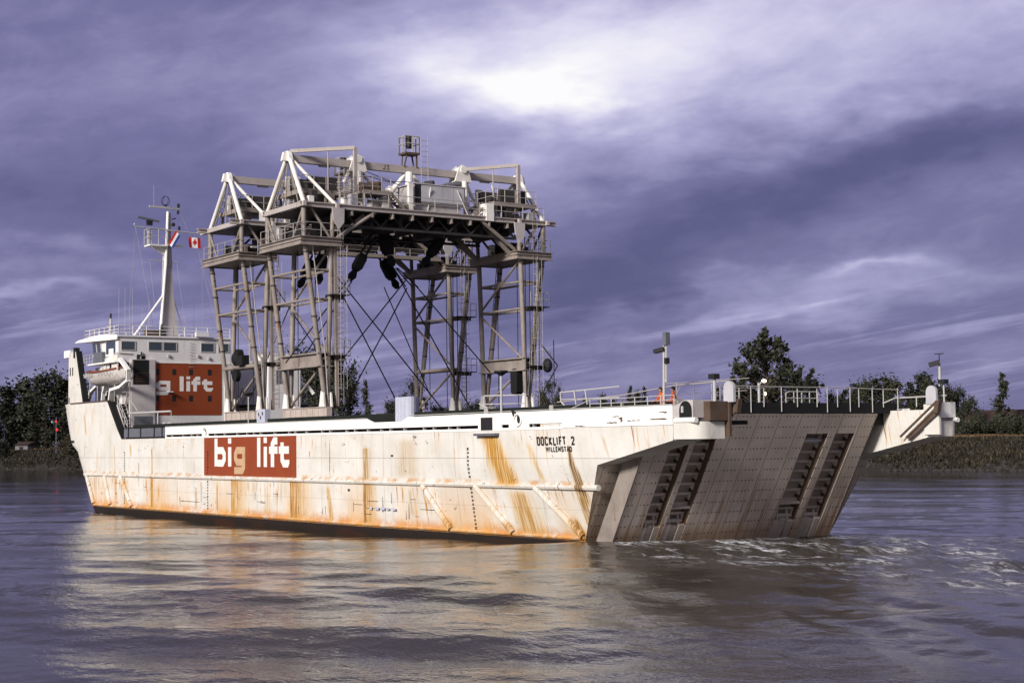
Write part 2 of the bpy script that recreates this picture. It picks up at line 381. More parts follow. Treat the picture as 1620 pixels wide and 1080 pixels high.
M = {}
M['hull'] = hull_material()
M['ramp'] = ramp_material()
M['recess'] = paint('recess_paint', (0.50, 0.43, 0.38), dirt=(0.27, 0.22, 0.19), amount=0.45, streak=5.0)
M['water'] = water_material()
M['bank'] = bank_material()
M['white'] = paint('bulwark_white', (0.84, 0.83, 0.80), dirt=(0.74, 0.72, 0.67), amount=0.10, rough=0.5)
M['house'] = paint('house_white', (0.72, 0.70, 0.705), dirt=(0.60, 0.57, 0.565), amount=0.10, rough=0.55)
M['trunk'] = paint('casing_grey', (0.50, 0.46, 0.46), dirt=(0.33, 0.30, 0.30), amount=0.22)
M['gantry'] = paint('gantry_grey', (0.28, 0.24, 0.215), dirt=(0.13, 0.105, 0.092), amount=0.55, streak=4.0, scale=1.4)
M['gwhite'] = paint('gantry_white', (0.80, 0.77, 0.73), dirt=(0.52, 0.47, 0.44), amount=0.20)
M['gfoot'] = paint('gantry_base_paint', (0.46, 0.39, 0.35), dirt=(0.30, 0.23, 0.19), amount=0.6, scale=1.6)
M['beam'] = paint('ridge_beam_paint', (0.42, 0.375, 0.355), dirt=(0.33, 0.28, 0.26), amount=0.20)
M['under'] = paint('near_black_steel', (0.045, 0.040, 0.040), amount=0.25)  # near-black steel for girders, grating, landings and small fittings
M['rusty'] = paint('rusted_steel', (0.10, 0.07, 0.055), dirt=(0.05, 0.028, 0.018), rust=(0.16, 0.06, 0.018), amount=0.6, scale=2.0)
M['rail'] = plain('rail_paint', (0.40, 0.37, 0.35), 0.5, 0.3)
M['railw'] = plain('rail_white', (0.44, 0.425, 0.415), 0.5, 0.2)
M['dark'] = plain('dark_steel', (0.022, 0.021, 0.023), 0.55, 0.4)
M['black'] = plain('black_rubber', (0.010, 0.010, 0.011), 0.8, 0.3)
M['deck'] = plain('deck_green_black', (0.011, 0.014, 0.011), 0.8, 0.5)
M['wire'] = plain('wire_rope', (0.012, 0.012, 0.014), 0.7, 0.2)
M['slate'] = plain('gate_grey', (0.13, 0.135, 0.16), 0.55, 0.4)
M['glass'] = plain('window_glass', (0.045, 0.06, 0.08), 0.08, 0.2)
M['redpaint'] = paint('brick_red_paint', (0.255, 0.052, 0.018), dirt=(0.20, 0.042, 0.016), rust=(0.15, 0.035, 0.015), amount=0.22, rough=0.55)
M['letter'] = plain('letter_white', (0.74, 0.70, 0.68), 0.55, 0.2, 3.0)
M['lettertan'] = plain('letter_stained', (0.52, 0.34, 0.20), 0.6, 0.45, 1.2)
M['ink'] = plain('marking_black', (0.022, 0.015, 0.013), 0.7, 0.3)
M['panel'] = plain('panel_grey', (0.48, 0.47, 0.50), 0.45, 0.35, 0.8)
M['pale'] = plain('pale_grey_paint', (0.44, 0.45, 0.54), 0.5, 0.25)
M['canopy'] = plain('boat_canvas', (0.62, 0.59, 0.54), 0.8, 0.3)
M['boat'] = paint('boat_shell', (0.56, 0.52, 0.50), dirt=(0.40, 0.36, 0.34), amount=0.2)
M['rim'] = plain('gunwale_red', (0.22, 0.07, 0.04), 0.7, 0.4)
M['orange'] = plain('orange_coverall', (0.55, 0.10, 0.02), 0.8, 0.3, 6.0)
M['skin'] = plain('skin', (0.30, 0.17, 0.12), 0.6, 0.1)
M['hair'] = plain('dark_hair', (0.012, 0.009, 0.008), 0.7, 0.2)
M['flagred'] = plain('flag_red', (0.50, 0.02, 0.015), 0.8, 0.2)
M['flagwhite'] = plain('flag_white', (0.75, 0.74, 0.76), 0.8, 0.1)
M['flagblue'] = plain('flag_blue', (0.02, 0.045, 0.24), 0.8, 0.2)
M['lampon'] = plain('lamp_lit', (0.9, 0.8, 0.6), 0.4, 0.0, emit=(1.0, 0.80, 0.50), strength=2.5)
M['redlamp'] = plain('signal_red', (0.3, 0.01, 0.01), 0.4, 0.0, emit=(1.0, 0.02, 0.02), strength=1.6)
M['cyanlamp'] = plain('signal_green', (0.1, 0.4, 0.35), 0.4, 0.0, emit=(0.4, 1.0, 0.85), strength=0.7)
M['bark'] = plain('bark', (0.055, 0.042, 0.032), 0.9, 0.4)
M['leafdark'] = foliage('leaf_dark', (0.008, 0.011, 0.007), (0.024, 0.030, 0.013))
M['leafmid'] = foliage('leaf_mid', (0.012, 0.017, 0.009), (0.034, 0.038, 0.016))
M['leafbrown'] = foliage('leaf_autumn', (0.016, 0.014, 0.007), (0.040, 0.029, 0.011))
M['grass'] = foliage('bank_grass', (0.005, 0.0042, 0.003), (0.017, 0.0095, 0.0055))
M['straw'] = foliage('straw_grass', (0.07, 0.040, 0.017), (0.13, 0.075, 0.030))
M['roof'] = plain('barn_roof', (0.040, 0.024, 0.022), 0.9, 0.3)
M['barn'] = plain('barn_wall', (0.075, 0.055, 0.050), 0.9, 0.4)
M['stone'] = plain('shore_stone', (0.045, 0.041, 0.04), 0.95, 0.5, 0.7)
M['shed'] = plain('shed_wall', (0.15, 0.145, 0.16), 0.8, 0.3)
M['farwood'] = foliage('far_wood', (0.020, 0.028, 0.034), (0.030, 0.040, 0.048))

# ------------------------------------------------------------------ mesh helpers
ORG = {}


class MB:
    def __init__(s):
        s.b = bmesh.new()
    def hexa(s, P):
        v = [s.b.verts.new(p) for p in P]
        for f in ((0, 3, 2, 1), (4, 5, 6, 7), (0, 1, 5, 4), (1, 2, 6, 5), (2, 3, 7, 6), (3, 0, 4, 7)):
            s.b.faces.new([v[i] for i in f])
        return s
    def box(s, x0, x1, y0, y1, z0, z1):
        return s.hexa([(x0, y0, z0), (x1, y0, z0), (x1, y1, z0), (x0, y1, z0), (x0, y0, z1), (x1, y0, z1), (x1, y1, z1), (x0, y1, z1)])
    def obox(s, c, a, b, n, ha, hb, hn):
        c, a, b, n = map(Vector, (c, a, b, n)); a = a.normalized() * ha; b = b.normalized() * hb; n = n.normalized() * hn
        return s.hexa([c - a - b - n, c + a - b - n, c + a + b - n, c - a + b - n, c - a - b + n, c + a - b + n, c + a + b + n, c - a + b + n])
    def bar(s, p0, p1, w, h, up=(0, 0, 1)):
        p0, p1 = Vector(p0), Vector(p1); t = (p1 - p0)
        if abs(t.normalized().dot(Vector(up))) > 0.98: up = (1, 0, 0)
        sd_ = t.cross(Vector(up)).normalized(); u = sd_.cross(t).normalized()
        return s.obox((p0 + p1) / 2, t, sd_, u, t.length / 2, w / 2, h / 2)
    def tube(s, p0, p1, r, n=8, r2=None):
        p0, p1 = Vector(p0), Vector(p1); t = p1 - p0
        if t.length < 1e-5: return s
        r2 = r if r2 is None else r2
        q = t.to_track_quat('Z', 'Y'); A = []; B = []
        for i in range(n):
            a = 2 * math.pi * i / n; o = Vector((math.cos(a), math.sin(a), 0))
            A.append(s.b.verts.new(p0 + q @ (o * r))); B.append(s.b.verts.new(p1 + q @ (o * r2)))
        for i in range(n):
            j = (i + 1) % n; s.b.faces.new((A[i], A[j], B[j], B[i]))
        s.b.faces.new(A[::-1]); s.b.faces.new(B)
        return s
    def path(s, pts, r, n=6):
        for a, b in zip(pts, pts[1:]): s.tube(a, b, r, n)
        return s
    def prism(s, poly, vec):
        vec = Vector(vec); A = [s.b.verts.new(Vector(p)) for p in poly]; B = [s.b.verts.new(Vector(p) + vec) for p in poly]
        s.b.faces.new(A[::-1]); s.b.faces.new(B)
        k = len(poly)
        for i in range(k):
            j = (i + 1) % k; s.b.faces.new((A[i], A[j], B[j], B[i]))
        return s
    def quad(s, *P):
        s.b.faces.new([s.b.verts.new(p) for p in P]); return s
    def rail(s, pts, h=1.0, gap=1.5, r=0.03, rows=(1.0, 0.5), up=(0, 0, 1)):
        up = Vector(up)
        for a, b in zip(pts, pts[1:]):
            a, b = Vector(a), Vector(b); k = max(1, round((b - a).length / gap))
            for f in rows: s.tube(a + up * h * f, b + up * h * f, r, 5)
            for i in range(k + 1):
                p = a.lerp(b, i / k); s.tube(p, p + up * h, r * 1.15, 5)
        return s
    def ladder(s, p0, p1, side, w=0.45, step=0.35, r=0.025):
        p0, p1, side = Vector(p0), Vector(p1), Vector(side).normalized() * w / 2
        s.tube(p0 - side, p1 - side, r, 5); s.tube(p0 + side, p1 + side, r, 5)
        k = int((p1 - p0).length / step)
        for i in range(1, k):
            p = p0.lerp(p1, i / k); s.tube(p - side, p + side, r * 0.8, 4)
        return s
    def stairs(s, p0, p1, side, w=0.7, n=8):
        p0, p1, sv = Vector(p0), Vector(p1), Vector(side).normalized() * w / 2
        for q in (-sv, sv): s.bar(p0 + q, p1 + q, 0.06, 0.22)
        for i in range(n):
            p = p0.lerp(p1, (i + 0.5) / n); s.bar(p - sv, p + sv, 0.22, 0.04)
        return s
    def sphere(s, c, r, seg=10, sc=(1, 1, 1)):
        mtx = Matrix.Translation(c) @ Matrix.Diagonal((r * sc[0], r * sc[1], r * sc[2], 1))
        bmesh.ops.create_uvsphere(s.b, u_segments=seg, v_segments=max(6, seg // 2 + 2), radius=1.0, matrix=mtx)
        return s
    def build(s, name, mat, parent=None, smooth=False, bevel=0.0):
        if bevel:
            bmesh.ops.bevel(s.b, geom=s.b.edges[:], offset=bevel, segments=1, affect='EDGES', clamp_overlap=True)
        bmesh.ops.recalc_face_normals(s.b, faces=s.b.faces[:])
        o_ = Vector(ORG.get(parent.name, (0, 0, 0))) if parent else Vector((0, 0, 0))
        if o_.length: bmesh.ops.translate(s.b, verts=s.b.verts[:], vec=-o_)
        me = bpy.data.meshes.new(name); s.b.to_mesh(me); s.b.free()
        if smooth:
            me.polygons.foreach_set('use_smooth', [True] * len(me.polygons))
        ob = bpy.data.objects.new(name, me); COL.objects.link(ob)
        me.materials.append(M[mat])
        if parent:
            ob.parent = parent; ORG[ob.name] = tuple(o_)
        return ob


def thing(name, loc, label, cat, group=None):
    o = bpy.data.objects.new(name, None); COL.objects.link(o); o.location = loc; o.empty_display_size = 0.5
    ORG[o.name] = tuple(loc)
    return tag(o, label, cat, group)


def tag(o, label, cat, group=None):
    o['label'] = label; o['category'] = cat
    if group: o['group'] = group
    return o


def struct(o):
    o['kind'] = 'structure'; return o


def stuff(o, label, cat):
    o['kind'] = 'stuff'; return tag(o, label, cat)


def copy_tree(o, parent=None):
    c = o.copy(); COL.objects.link(c); c.parent = parent
    ORG[c.name] = ORG.get(o.name, (0, 0, 0))
    for ch in [k for k in KIDS.get(o.name, [])]: copy_tree(ch, c)
    return c


def index_children():
    KIDS.clear()
    for o in bpy.data.objects:
        if o.parent: KIDS.setdefault(o.parent.name, []).append(o)


KIDS = {}


def mesh_obj(name, verts, faces, mat, parent=None, smooth=False):
    me = bpy.data.meshes.new(name)
    verts = np.asarray(verts, dtype=np.float32); faces = np.asarray(faces, dtype=np.int32); k = faces.shape[1]
    me.vertices.add(len(verts)); me.vertices.foreach_set('co', verts.ravel())
    me.loops.add(faces.size); me.loops.foreach_set('vertex_index', faces.ravel())
    me.polygons.add(len(faces)); me.polygons.foreach_set('loop_start', np.arange(0, faces.size, k, dtype=np.int32))
    if smooth: me.polygons.foreach_set('use_smooth', np.ones(len(faces), dtype=bool))
    me.update(calc_edges=True); me.validate()
    o = bpy.data.objects.new(name, me); COL.objects.link(o); me.materials.append(M[mat])
    if parent: o.parent = parent
    return o


def bearing(px, dist):
    """the point on the ground plan at a compass bearing (px hundredths as in the survey notes) and distance from the photographer"""
    t = (px - 810) / 2493.0
    ux, uy = fx + rx * t, fy + ry * t
    k = dist / math.hypot(1, t) / math.hypot(fx, fy)
    return CAM[0] + ux * k, CAM[1] + uy * k

# ================================================================== WATER
WL = -0.6                                            # still water level; datum z = 0 is the top of the boot-topping


def water_height(X, Y):
    z = np.full_like(X, WL)
    z += 0.55 * np.exp(-(((X - 4) / 20.0) ** 2 + ((Y - 6) / 17.0) ** 2))            # the stern wave
    z += 0.16 * np.exp(-(((X + 80) / 4.5) ** 2 + ((Y - 1) / 4.0) ** 2))             # bow wave
    dist = np.hypot(X - CAM[0], Y - CAM[1]); fade = np.clip(1.3 - dist / 260.0, 0.0, 1.0)
    def train(ax, lam, amp, ph=0.0, warp=0.0, cx=None, cy=None, sx=1e9, sy=1e9):
        kx, ky = math.cos(ax), math.sin(ax)
        q = X * kx + Y * ky + warp * np.sin(0.045 * (-X * ky + Y * kx) + ph * 1.7) + 0.5 * warp * np.sin(0.11 * (-X * ky + Y * kx) + ph * 3.1)
        e = 1.0 if cx is None else np.exp(-(((X - cx) / sx) ** 2 + ((Y - cy) / sy) ** 2))
        return amp * np.sin(2 * math.pi * q / lam + ph) * e
    sw = train(2.50, 11.0, 0.075, 2.6, 2.0) + train(2.30, 7.1, 0.050, 2.0, 1.6) + train(2.70, 16.0, 0.100, 1.2, 2.0)
    sw += train(1.95, 5.2, 0.022, 1.0, 1.0) + train(2.75, 3.1, 0.012, 3.0, 0.8)
    sw += train(2.45, 1.9, 0.011, 0.4, 0.5) + train(2.05, 1.35, 0.008, 2.4, 0.4) + train(2.9, 1.05, 0.006, 1.1, 0.3)
    z += sw * fade
    # diverging wake crests off the quarter
    z += train(1.25, 3.4, 0.060, 0.0, 2.6, 26, -14, 20, 9) + train(1.75, 2.3, 0.040, 2.0, 1.8, 36, -6, 18, 10)
    z += train(2.05, 4.5, 0.060, 1.0, 3.0, 14, -20, 22, 6) + train(0.9, 1.5, 0.020, 1.0, 1.2, 34, -14, 14, 8)
    # churn behind the ramp
    ch = np.exp(-(((X - 22) / 22.0) ** 2 + ((Y - 10) / 10.0) ** 2))
    z += ch * (0.10 * np.sin(X * 1.7 + 2.0 * np.sin(Y * 0.5)) * np.sin(Y * 1.35 + X * 0.35) + 0.07 * np.sin(X * 0.7 - Y * 1.1 + np.sin(X * 0.9)) + 0.04 * np.sin(X * 3.1 + Y * 1.9 + 2 * np.sin(Y * 1.1)))
    return z


va = math.atan2(fy, fx)
ang = np.concatenate([np.linspace(-math.pi, -0.62, 40, endpoint=False), np.linspace(-0.62, 0.62, 760, endpoint=False), np.linspace(0.62, math.pi, 41)])
rad = np.concatenate([np.linspace(0.5, 24, 12, endpoint=False), np.geomspace(24, 420, 560, endpoint=False), np.geomspace(420, 6000, 24)])
AA, RR = np.meshgrid(va + ang, rad, indexing='ij')
WX = CAM[0] + RR * np.cos(AA); WY = CAM[1] + RR * np.sin(AA); WZ = water_height(WX, WY)
na, nr = AA.shape
idx = np.arange(na * nr).reshape(na, nr)
fq = np.stack([idx[:-1, :-1], idx[1:, :-1], idx[1:, 1:], idx[:-1, 1:]], -1).reshape(-1, 4)[:, ::-1]
wo_ = mesh_obj('water', np.stack([WX, WY, WZ], -1).reshape(-1, 3), fq, 'water', smooth=True)
struct(wo_)

# ================================================================== BANK AND GROUND
B0 = np.array([-421.0, 91.6]); BD = np.array([308.0, 87.6]); BD /= np.hypot(*BD); BN = np.array([-BD[1], BD[0]])


def bank_pt(s_, w_):
    return B0[0] + BD[0] * s_ + BN[0] * w_, B0[1] + BD[1] * s_ + BN[1] * w_


def bank_top(s_):
    return 5.0 + 0.5 * math.sin(s_ * 0.013) + (0.6 if s_ > 200 else 0.0)


def ground_z(s_, w_):
    t = w_ / 13.0
    edge = 0.9 * math.sin(s_ * 0.21) + 0.7 * math.sin(s_ * 0.53 + 1)
    t = (w_ - edge) / 13.0
    h = WL - 0.8 + (bank_top(s_) + 1.2) * (min(1, max(0, t * 1.05)) ** 0.75)
    if w_ > 14: h += 0.15 * math.sin(s_ * 0.3 + w_ * 0.2) + 0.004 * (w_ - 14)
    return h


ss = np.concatenate([np.linspace(-1500, -60, 30, endpoint=False), np.linspace(-60, 480, 430, endpoint=False), np.linspace(480, 2500, 40)])
ww = np.array([-6, -3, -1.5, -0.7, 0, 0.6, 1.2, 2, 3, 4.2, 5.5, 7, 8.5, 10, 11.5, 13, 15, 18, 24, 34, 50, 80, 150, 400, 1200, 4000], float)
gv = []
for s_ in ss:
    for w_ in ww:
        X_, Y_ = bank_pt(s_, w_)
        gv.append((X_, Y_, ground_z(s_, w_) + random.uniform(-0.12, 0.12) * (1 if 0 < w_ < 20 else 0)))
ni, nj = len(ss), len(ww)
gi = np.arange(ni * nj).reshape(ni, nj)
gf = np.stack([gi[:-1, :-1], gi[1:, :-1], gi[1:, 1:], gi[:-1, 1:]], -1).reshape(-1, 4)
ground = struct(mesh_obj('ground', gv, gf, 'bank', smooth=True))


def bank_at(px, w_):
    """where the bearing px crosses the line w_ metres inland of the water's edge -> (x, y, z, distance along the bank)"""
    t = (px - 810) / 2493.0
    ux, uy = fx + rx * t, fy + ry * t
    P0 = np.array([CAM[0], CAM[1]]) - (B0 + BN * w_)
    k = -(P0 @ BN) / (np.array([ux, uy]) @ BN)
    X_, Y_ = CAM[0] + ux * k, CAM[1] + uy * k
    s_ = (np.array([X_, Y_]) - B0) @ BD
    return X_, Y_, ground_z(s_, w_), s_, k


# shore stones and grass: nobody could count them
def clumps(name, n, wlo, whi, size, mat, label, cat, blades=5, hgt=1.0):
    V_, F_ = [], []
    for _ in range(n):
        px = random.choice([random.uniform(-220, 135), random.uniform(-20, 135), random.uniform(1330, 1680), random.uniform(1330, 1680)])
        w_ = random.uniform(wlo, whi)
        X_, Y_, Z_, s_, k_ = bank_at(px, w_)
        for b_ in range(blades):
            a = random.uniform(0, 6.28); L = size * random.uniform(0.5, 1.3); q = random.uniform(0, 6.28)
            bx, by = X_ + random.uniform(-size, size), Y_ + random.uniform(-size, size)
            dx_, dy_ = math.cos(a) * L * 0.32, math.sin(a) * L * 0.32
            lx, ly = math.cos(q) * L * 0.35, math.sin(q) * L * 0.35
            i0 = len(V_)
            V_ += [(bx - dx_, by - dy_, Z_ - 0.1), (bx + dx_, by + dy_, Z_ - 0.1), (bx + dx_ * 0.3 + lx, by + dy_ * 0.3 + ly, Z_ + L * hgt), (bx - dx_ * 0.5 + lx, by - dy_ * 0.5 + ly, Z_ + L * hgt * 0.85)]
            F_.append((i0, i0 + 1, i0 + 2, i0 + 3))
    return stuff(mesh_obj(name, V_, F_, mat), label, cat)


clumps('bank_grass', 7000, 1.5, 15.0, 0.5, 'grass', 'rough brown and green grass on the slope of the far river bank', 'grass')
clumps('shore_weeds', 700, 3.0, 13.0, 0.7, 'leafbrown', 'dark green weeds growing in tufts on the river bank slope', 'weeds', 6, 0.8)
clumps('straw_grass', 1800, 14.0, 30.0, 0.8, 'straw', 'dry straw coloured grass along the flat top of the far bank', 'grass', 6, 0.9)
rk = MB()
for _ in range(420):
    px = random.choice([random.uniform(-60, 140), random.uniform(1320, 1680)])
    X_, Y_, Z_, s_, k_ = bank_at(px, random.uniform(-0.2, 2.6)); r_ = random.uniform(0.15, 0.55)
    mtx = Matrix.Translation((X_, Y_, max(Z_, WL) + 0.05)) @ Matrix.Rotation(random.uniform(0, 6), 4, 'Z') @ Matrix.Diagonal((r_ * random.uniform(0.8, 1.7), r_, r_ * 0.7, 1))
    bmesh.ops.create_icosphere(rk.b, subdivisions=1, radius=1.0, matrix=mtx)
stuff(rk.build('shore_rocks', 'stone'), 'scattered grey stones along the water edge of the far bank', 'rocks')

# ================================================================== TREES
def tree_mesh(kind, h, seed):
    rnd = random.Random(seed); V_, F_ = [], []
    tb = MB()
    r0 = 0.018 * h + 0.06
    tb.tube((0, 0, -0.6), (0, 0, h * 0.45), r0, 7, r0 * 0.65); tb.tube((0, 0, h * 0.45), (0.02 * h, 0, h * 0.9), r0 * 0.65, 6, 0.04)
    lobes = []
    if kind == 'broad':
        for i in range(30):
            a = rnd.uniform(0, 6.28); q = rnd.random(); zz = h * rnd.uniform(0.22, 0.93)
            wid = 0.34 * h * math.sin(math.pi * min(1, max(0.12, (zz / h - 0.16) / 0.86))) ** 0.7
            rr = wid * rnd.uniform(0.35, 1.0)
            lobes.append((rr * math.cos(a), rr * math.sin(a), zz, h * rnd.uniform(0.085, 0.15)))
    elif kind == 'poplar':
        for i in range(22):
            a = rnd.uniform(0, 6.28); zz = h * (0.12 + 0.85 * (i + rnd.random()) / 22)
            wid = 0.17 * h * (1.0 - 0.75 * max(0, (zz / h - 0.45) / 0.55))
            rr = wid * rnd.uniform(0.1, 0.8)
            lobes.append((rr * math.cos(a), rr * math.sin(a), zz, h * rnd.uniform(0.06, 0.105)))
    elif kind == 'dense':
        for i in range(44):
            a = rnd.uniform(0, 6.28); zz = h * (0.06 + 0.88 * (i + rnd.random()) / 44)
            wid = 0.36 * h * math.sin(math.pi * min(1, max(0.22, (zz / h + 0.12) / 1.14))) ** 0.8
            rr = wid * rnd.uniform(0.2, 1.0)
            lobes.append((rr * math.cos(a), rr * math.sin(a), zz, h * rnd.uniform(0.08, 0.13)))
    elif kind == 'conifer':
        for i in range(30):
            a = rnd.uniform(0, 6.28); zz = h * (0.12 + 0.86 * (i + rnd.random()) / 30)
            wid = 0.24 * h * (1.02 - zz / h)
            rr = wid * rnd.uniform(0.2, 1.0)
            lobes.append((rr * math.cos(a), rr * math.sin(a), zz, h * 0.028 + wid * 0.34))
    elif kind == 'spreading':                        # several upright heads and one long limb to the side
        for (qx, qz, qr, qn) in [(-.05, .90, .06, 3), (.06, .93, .05, 3), (-.16, .82, .07, 4), (.14, .84, .065, 4), (0, .78, .10, 5), (-.22, .66, .08, 5), (.20, .70, .08, 5), (-.08, .60, .11, 6), (.12, .56, .10, 6), (-.25, .50, .07, 4),
                                 (-.15, .44, .09, 5), (.05, .42, .10, 5), (.24, .50, .07, 3), (.33, .47, .06, 3), (.40, .53, .05, 3), (.47, .50, .04, 2), (.30, .38, .06, 3), (.38, .36, .05, 2), (.22, .30, .07, 3), (-.10, .30, .07, 3), (-.31, .42, .04, 2), (.03, .22, .06, 3)]:
            for _ in range(qn):
                lobes.append(((qx + rnd.gauss(0, .045)) * h, rnd.gauss(0, .11) * h, (qz + rnd.gauss(0, .045)) * h, qr * h * rnd.uniform(0.35, 0.8)))
                lobes.append(((qx + rnd.gauss(0, .06)) * h, rnd.gauss(0, .11) * h, (qz + rnd.gauss(0, .05)) * h, qr * h * rnd.uniform(0.2, 0.5)))
    else:                                            # bush
        for i in range(14):
            a = rnd.uniform(0, 6.28); rr = h * rnd.uniform(0, 0.75)
            lobes.append((rr * math.cos(a), rr * math.sin(a), h * rnd.uniform(0.25, 0.75), h * rnd.uniform(0.18, 0.30)))
    for (lx, ly, lz, lr) in lobes:
        if kind != 'bush':
            zb = max(h * 0.15, lz - math.hypot(lx, ly) * 0.8)
            tb.tube((0, 0, zb), (lx, ly, lz), r0 * 0.28, 5, 0.025)
        n = int(125 + 90 * rnd.random())
        if kind == 'conifer': n = 60
        ls = 0.17 + 0.009 * h
        if kind in ('broad', 'dense', 'poplar') and rnd.random() < 0.3: n = n // 3
        if kind == 'spreading': n = int(n * 0.33)
        for _ in range(n):
            # a leaf clump somewhere in the lobe, most near its surface
            th = rnd.uniform(0, 6.28); cz = rnd.uniform(-1, 1); sr = math.sqrt(1 - cz * cz); q = lr * min(2.3, abs(rnd.gauss(0.35, 0.62)))
            px_, py_, pz_ = lx + q * sr * math.cos(th), ly + q * sr * math.sin(th), lz + q * cz * (0.9 if kind in ('conifer', 'bush') else 1.3)
            a1 = Vector((rnd.gauss(0, 1), rnd.gauss(0, 1), rnd.gauss(0, 0.7))).normalized(); a2 = a1.cross(Vector((rnd.gauss(0, 1), rnd.gauss(0, 1), rnd.gauss(0, 1)))).normalized()
            e = ls * rnd.uniform(0.5, 1.3); a1 = a1 * e; a2 = a2 * e * 0.6; P_ = Vector((px_, py_, pz_)); i0 = len(V_)
            V_ += [tuple(P_ - a1), tuple(P_ - a2 + a1 * 0.2), tuple(P_ + a1), tuple(P_ + a2 - a1 * 0.15)]
            F_.append((i0, i0 + 1, i0 + 2, i0 + 3))
    return tb, V_, F_


PROTO = {}


def plant_tree(px, w_, top_px, kind, mat, label, name='tree', group=None, seed=None, squash=1.0, cat='tree'):
    """top_px: height of the treetop in the survey photograph; gives the real height at the tree's own distance"""
    X_, Y_, Z_, s_, k_ = bank_at(px, w_)
    hor = 711.4 - 0.01245 * px
    h = (hor - top_px) / 2493.0 * k_ * math.hypot(fx, fy) * 1.0 + CAM[2] - Z_
    key = (kind, mat, seed if seed is not None else (int(px) % 3))
    root = thing(name, (X_, Y_, Z_), label, cat, group)
    if key not in PROTO:
        tb, V_, F_ = tree_mesh(kind, 14.0 if kind != 'bush' else 5.0, hash(key) % 9999 if False else sum(map(ord, kind + mat)) + key[2] * 31)
        t_ = tb.build('trunk', 'bark'); c_ = mesh_obj('crown', V_, F_, mat)
        t_.parent = root; c_.parent = root; PROTO[key] = (t_, c_)
    else:
        for o in PROTO[key]:
            c = o.copy(); COL.objects.link(c); c.parent = root
    k = h / ((14.0 if kind != 'bush' else 5.0) * 0.98)
    root.scale = (k * squash, k * squash, k); root.rotation_euler = (0, 0, (px * 0.37) % 6.28)
    return root


T = plant_tree
# upstream end, beyond the bow
T(-25, 16, 612, 'dense', 'leafdark', 'dark tree at the edge of the view beside the paler shed', squash=0.8)
T(10, 17, 614, 'poplar', 'leafdark', 'dark broad tree with a ragged crown nearest the pale shed', squash=1.7)
T(35, 24, 604, 'poplar', 'leafmid', 'slightly paler bushy tree between two darker ones beyond the bow', squash=1.6)
T(72, 18, 588, 'dense', 'leafdark', 'tallest dark tree on the bank beyond the bow, above the red signals', squash=1.0)
T(52, 30, 622, 'dense', 'leafdark', 'short dark tree filling the gap below the tallest one by the signals', squash=1.1)
T(98, 22, 602, 'poplar', 'leafdark', 'dark tree touching the outline of the ship bow', squash=1.7)
T(118, 24, 602, 'dense', 'leafdark', 'dark tree half hidden behind the ship bow', squash=0.9)
T(18, 26, 640, 'dense', 'leafdark', 'low dark tree behind the shed on the far bank', squash=1.1)
T(108, 8, 688, 'bush', 'leafbrown', 'yellow green bush on the bank slope beside the bow', 'bush', cat='bush', squash=0.8)
T(122, 7, 682, 'bush', 'leafbrown', 'larger autumn coloured bush just behind the ship bow', 'bush', cat='bush', squash=0.8)
T(3, 5, 690, 'bush', 'leafdark', 'dark bush at the waterside at the edge of the view', 'bush', cat='bush', squash=0.7)
for px, tp, kd, lb in [(-75, 618, 'dense', 'dark tree well upstream of the pale shed'), (-130, 625, 'dense', 'dark tree farther upstream along the bank, with a round crown'), (-190, 615, 'poplar', 'taller narrow tree far upstream along the bank'), (-250, 628, 'dense', 'last dark tree upstream along the bank')]: T(px, 20, tp, kd, 'leafdark', lb)
# seen under and between the gantries
T(478, 26, 545, 'broad', 'leafdark', 'big dark tree seen through the legs of the nearer gantry tower', squash=0.7)
T(505, 26, 575, 'broad', 'leafdark', 'bushy tree right behind the ladder side of the port gantry tower', squash=0.7)
T(535, 28, 556, 'broad', 'leafdark', 'tall dark tree just clear of the port gantry tower', squash=0.62)
T(553, 34, 600, 'poplar', 'leafmid', 'slim tree leaning out beside the tall dark tree by the gantry', squash=1.0)
T(577, 30, 602, 'conifer', 'leafmid', 'small pointed tree standing alone between the gantries', squash=0.75)
T(622, 34, 630, 'broad', 'leafdark', 'round tree just before the grey upright tubes', squash=0.8)
T(638, 32, 628, 'poplar', 'leafmid', 'slender tree whose top shows beside the grey tubes', squash=1.0)
T(656, 30, 604, 'broad', 'leafdark', 'dark tree whose crown shows right above the grey tubes', squash=0.65)
T(700, 40, 640, 'broad', 'leafdark', 'low tree behind the starboard tower of the farther gantry', squash=1.2)
T(745, 40, 634, 'broad', 'leafdark', 'low tree in the gap between the two starboard towers', squash=1.2)
T(780, 40, 641, 'broad', 'leafdark', 'low tree behind the hanging black sheave block', squash=1.1)
T(858, 30, 622, 'poplar', 'leafmid', 'small tree leaning against the dense round one aft of the gantries', squash=1.0)
T(872, 28, 604, 'broad', 'leafdark', 'dense round tree just aft of the starboard gantry tower', squash=0.6)
for i, (px, tp) in enumerate([(925, 632), (952, 627), (968, 634), (996, 612), (1007, 622), (1018, 614), (1042, 630)]):
    T(px, 36 + i % 3 * 4, tp, 'conifer' if i in (3, 5) else 'poplar', 'leafdark' if i % 2 else 'leafmid',
      ['little tree behind the sloping start of the stern handrail', 'low tree under the slanting wire near the stern', 'lowest tree under the slanting wire near the stern',
       'pointed dark tree beside the crew in orange', 'small tree between two pointed ones near the crew', 'pointed tree right behind the crew in orange',
       'low tree behind the tall light mast'][i], squash=0.8)
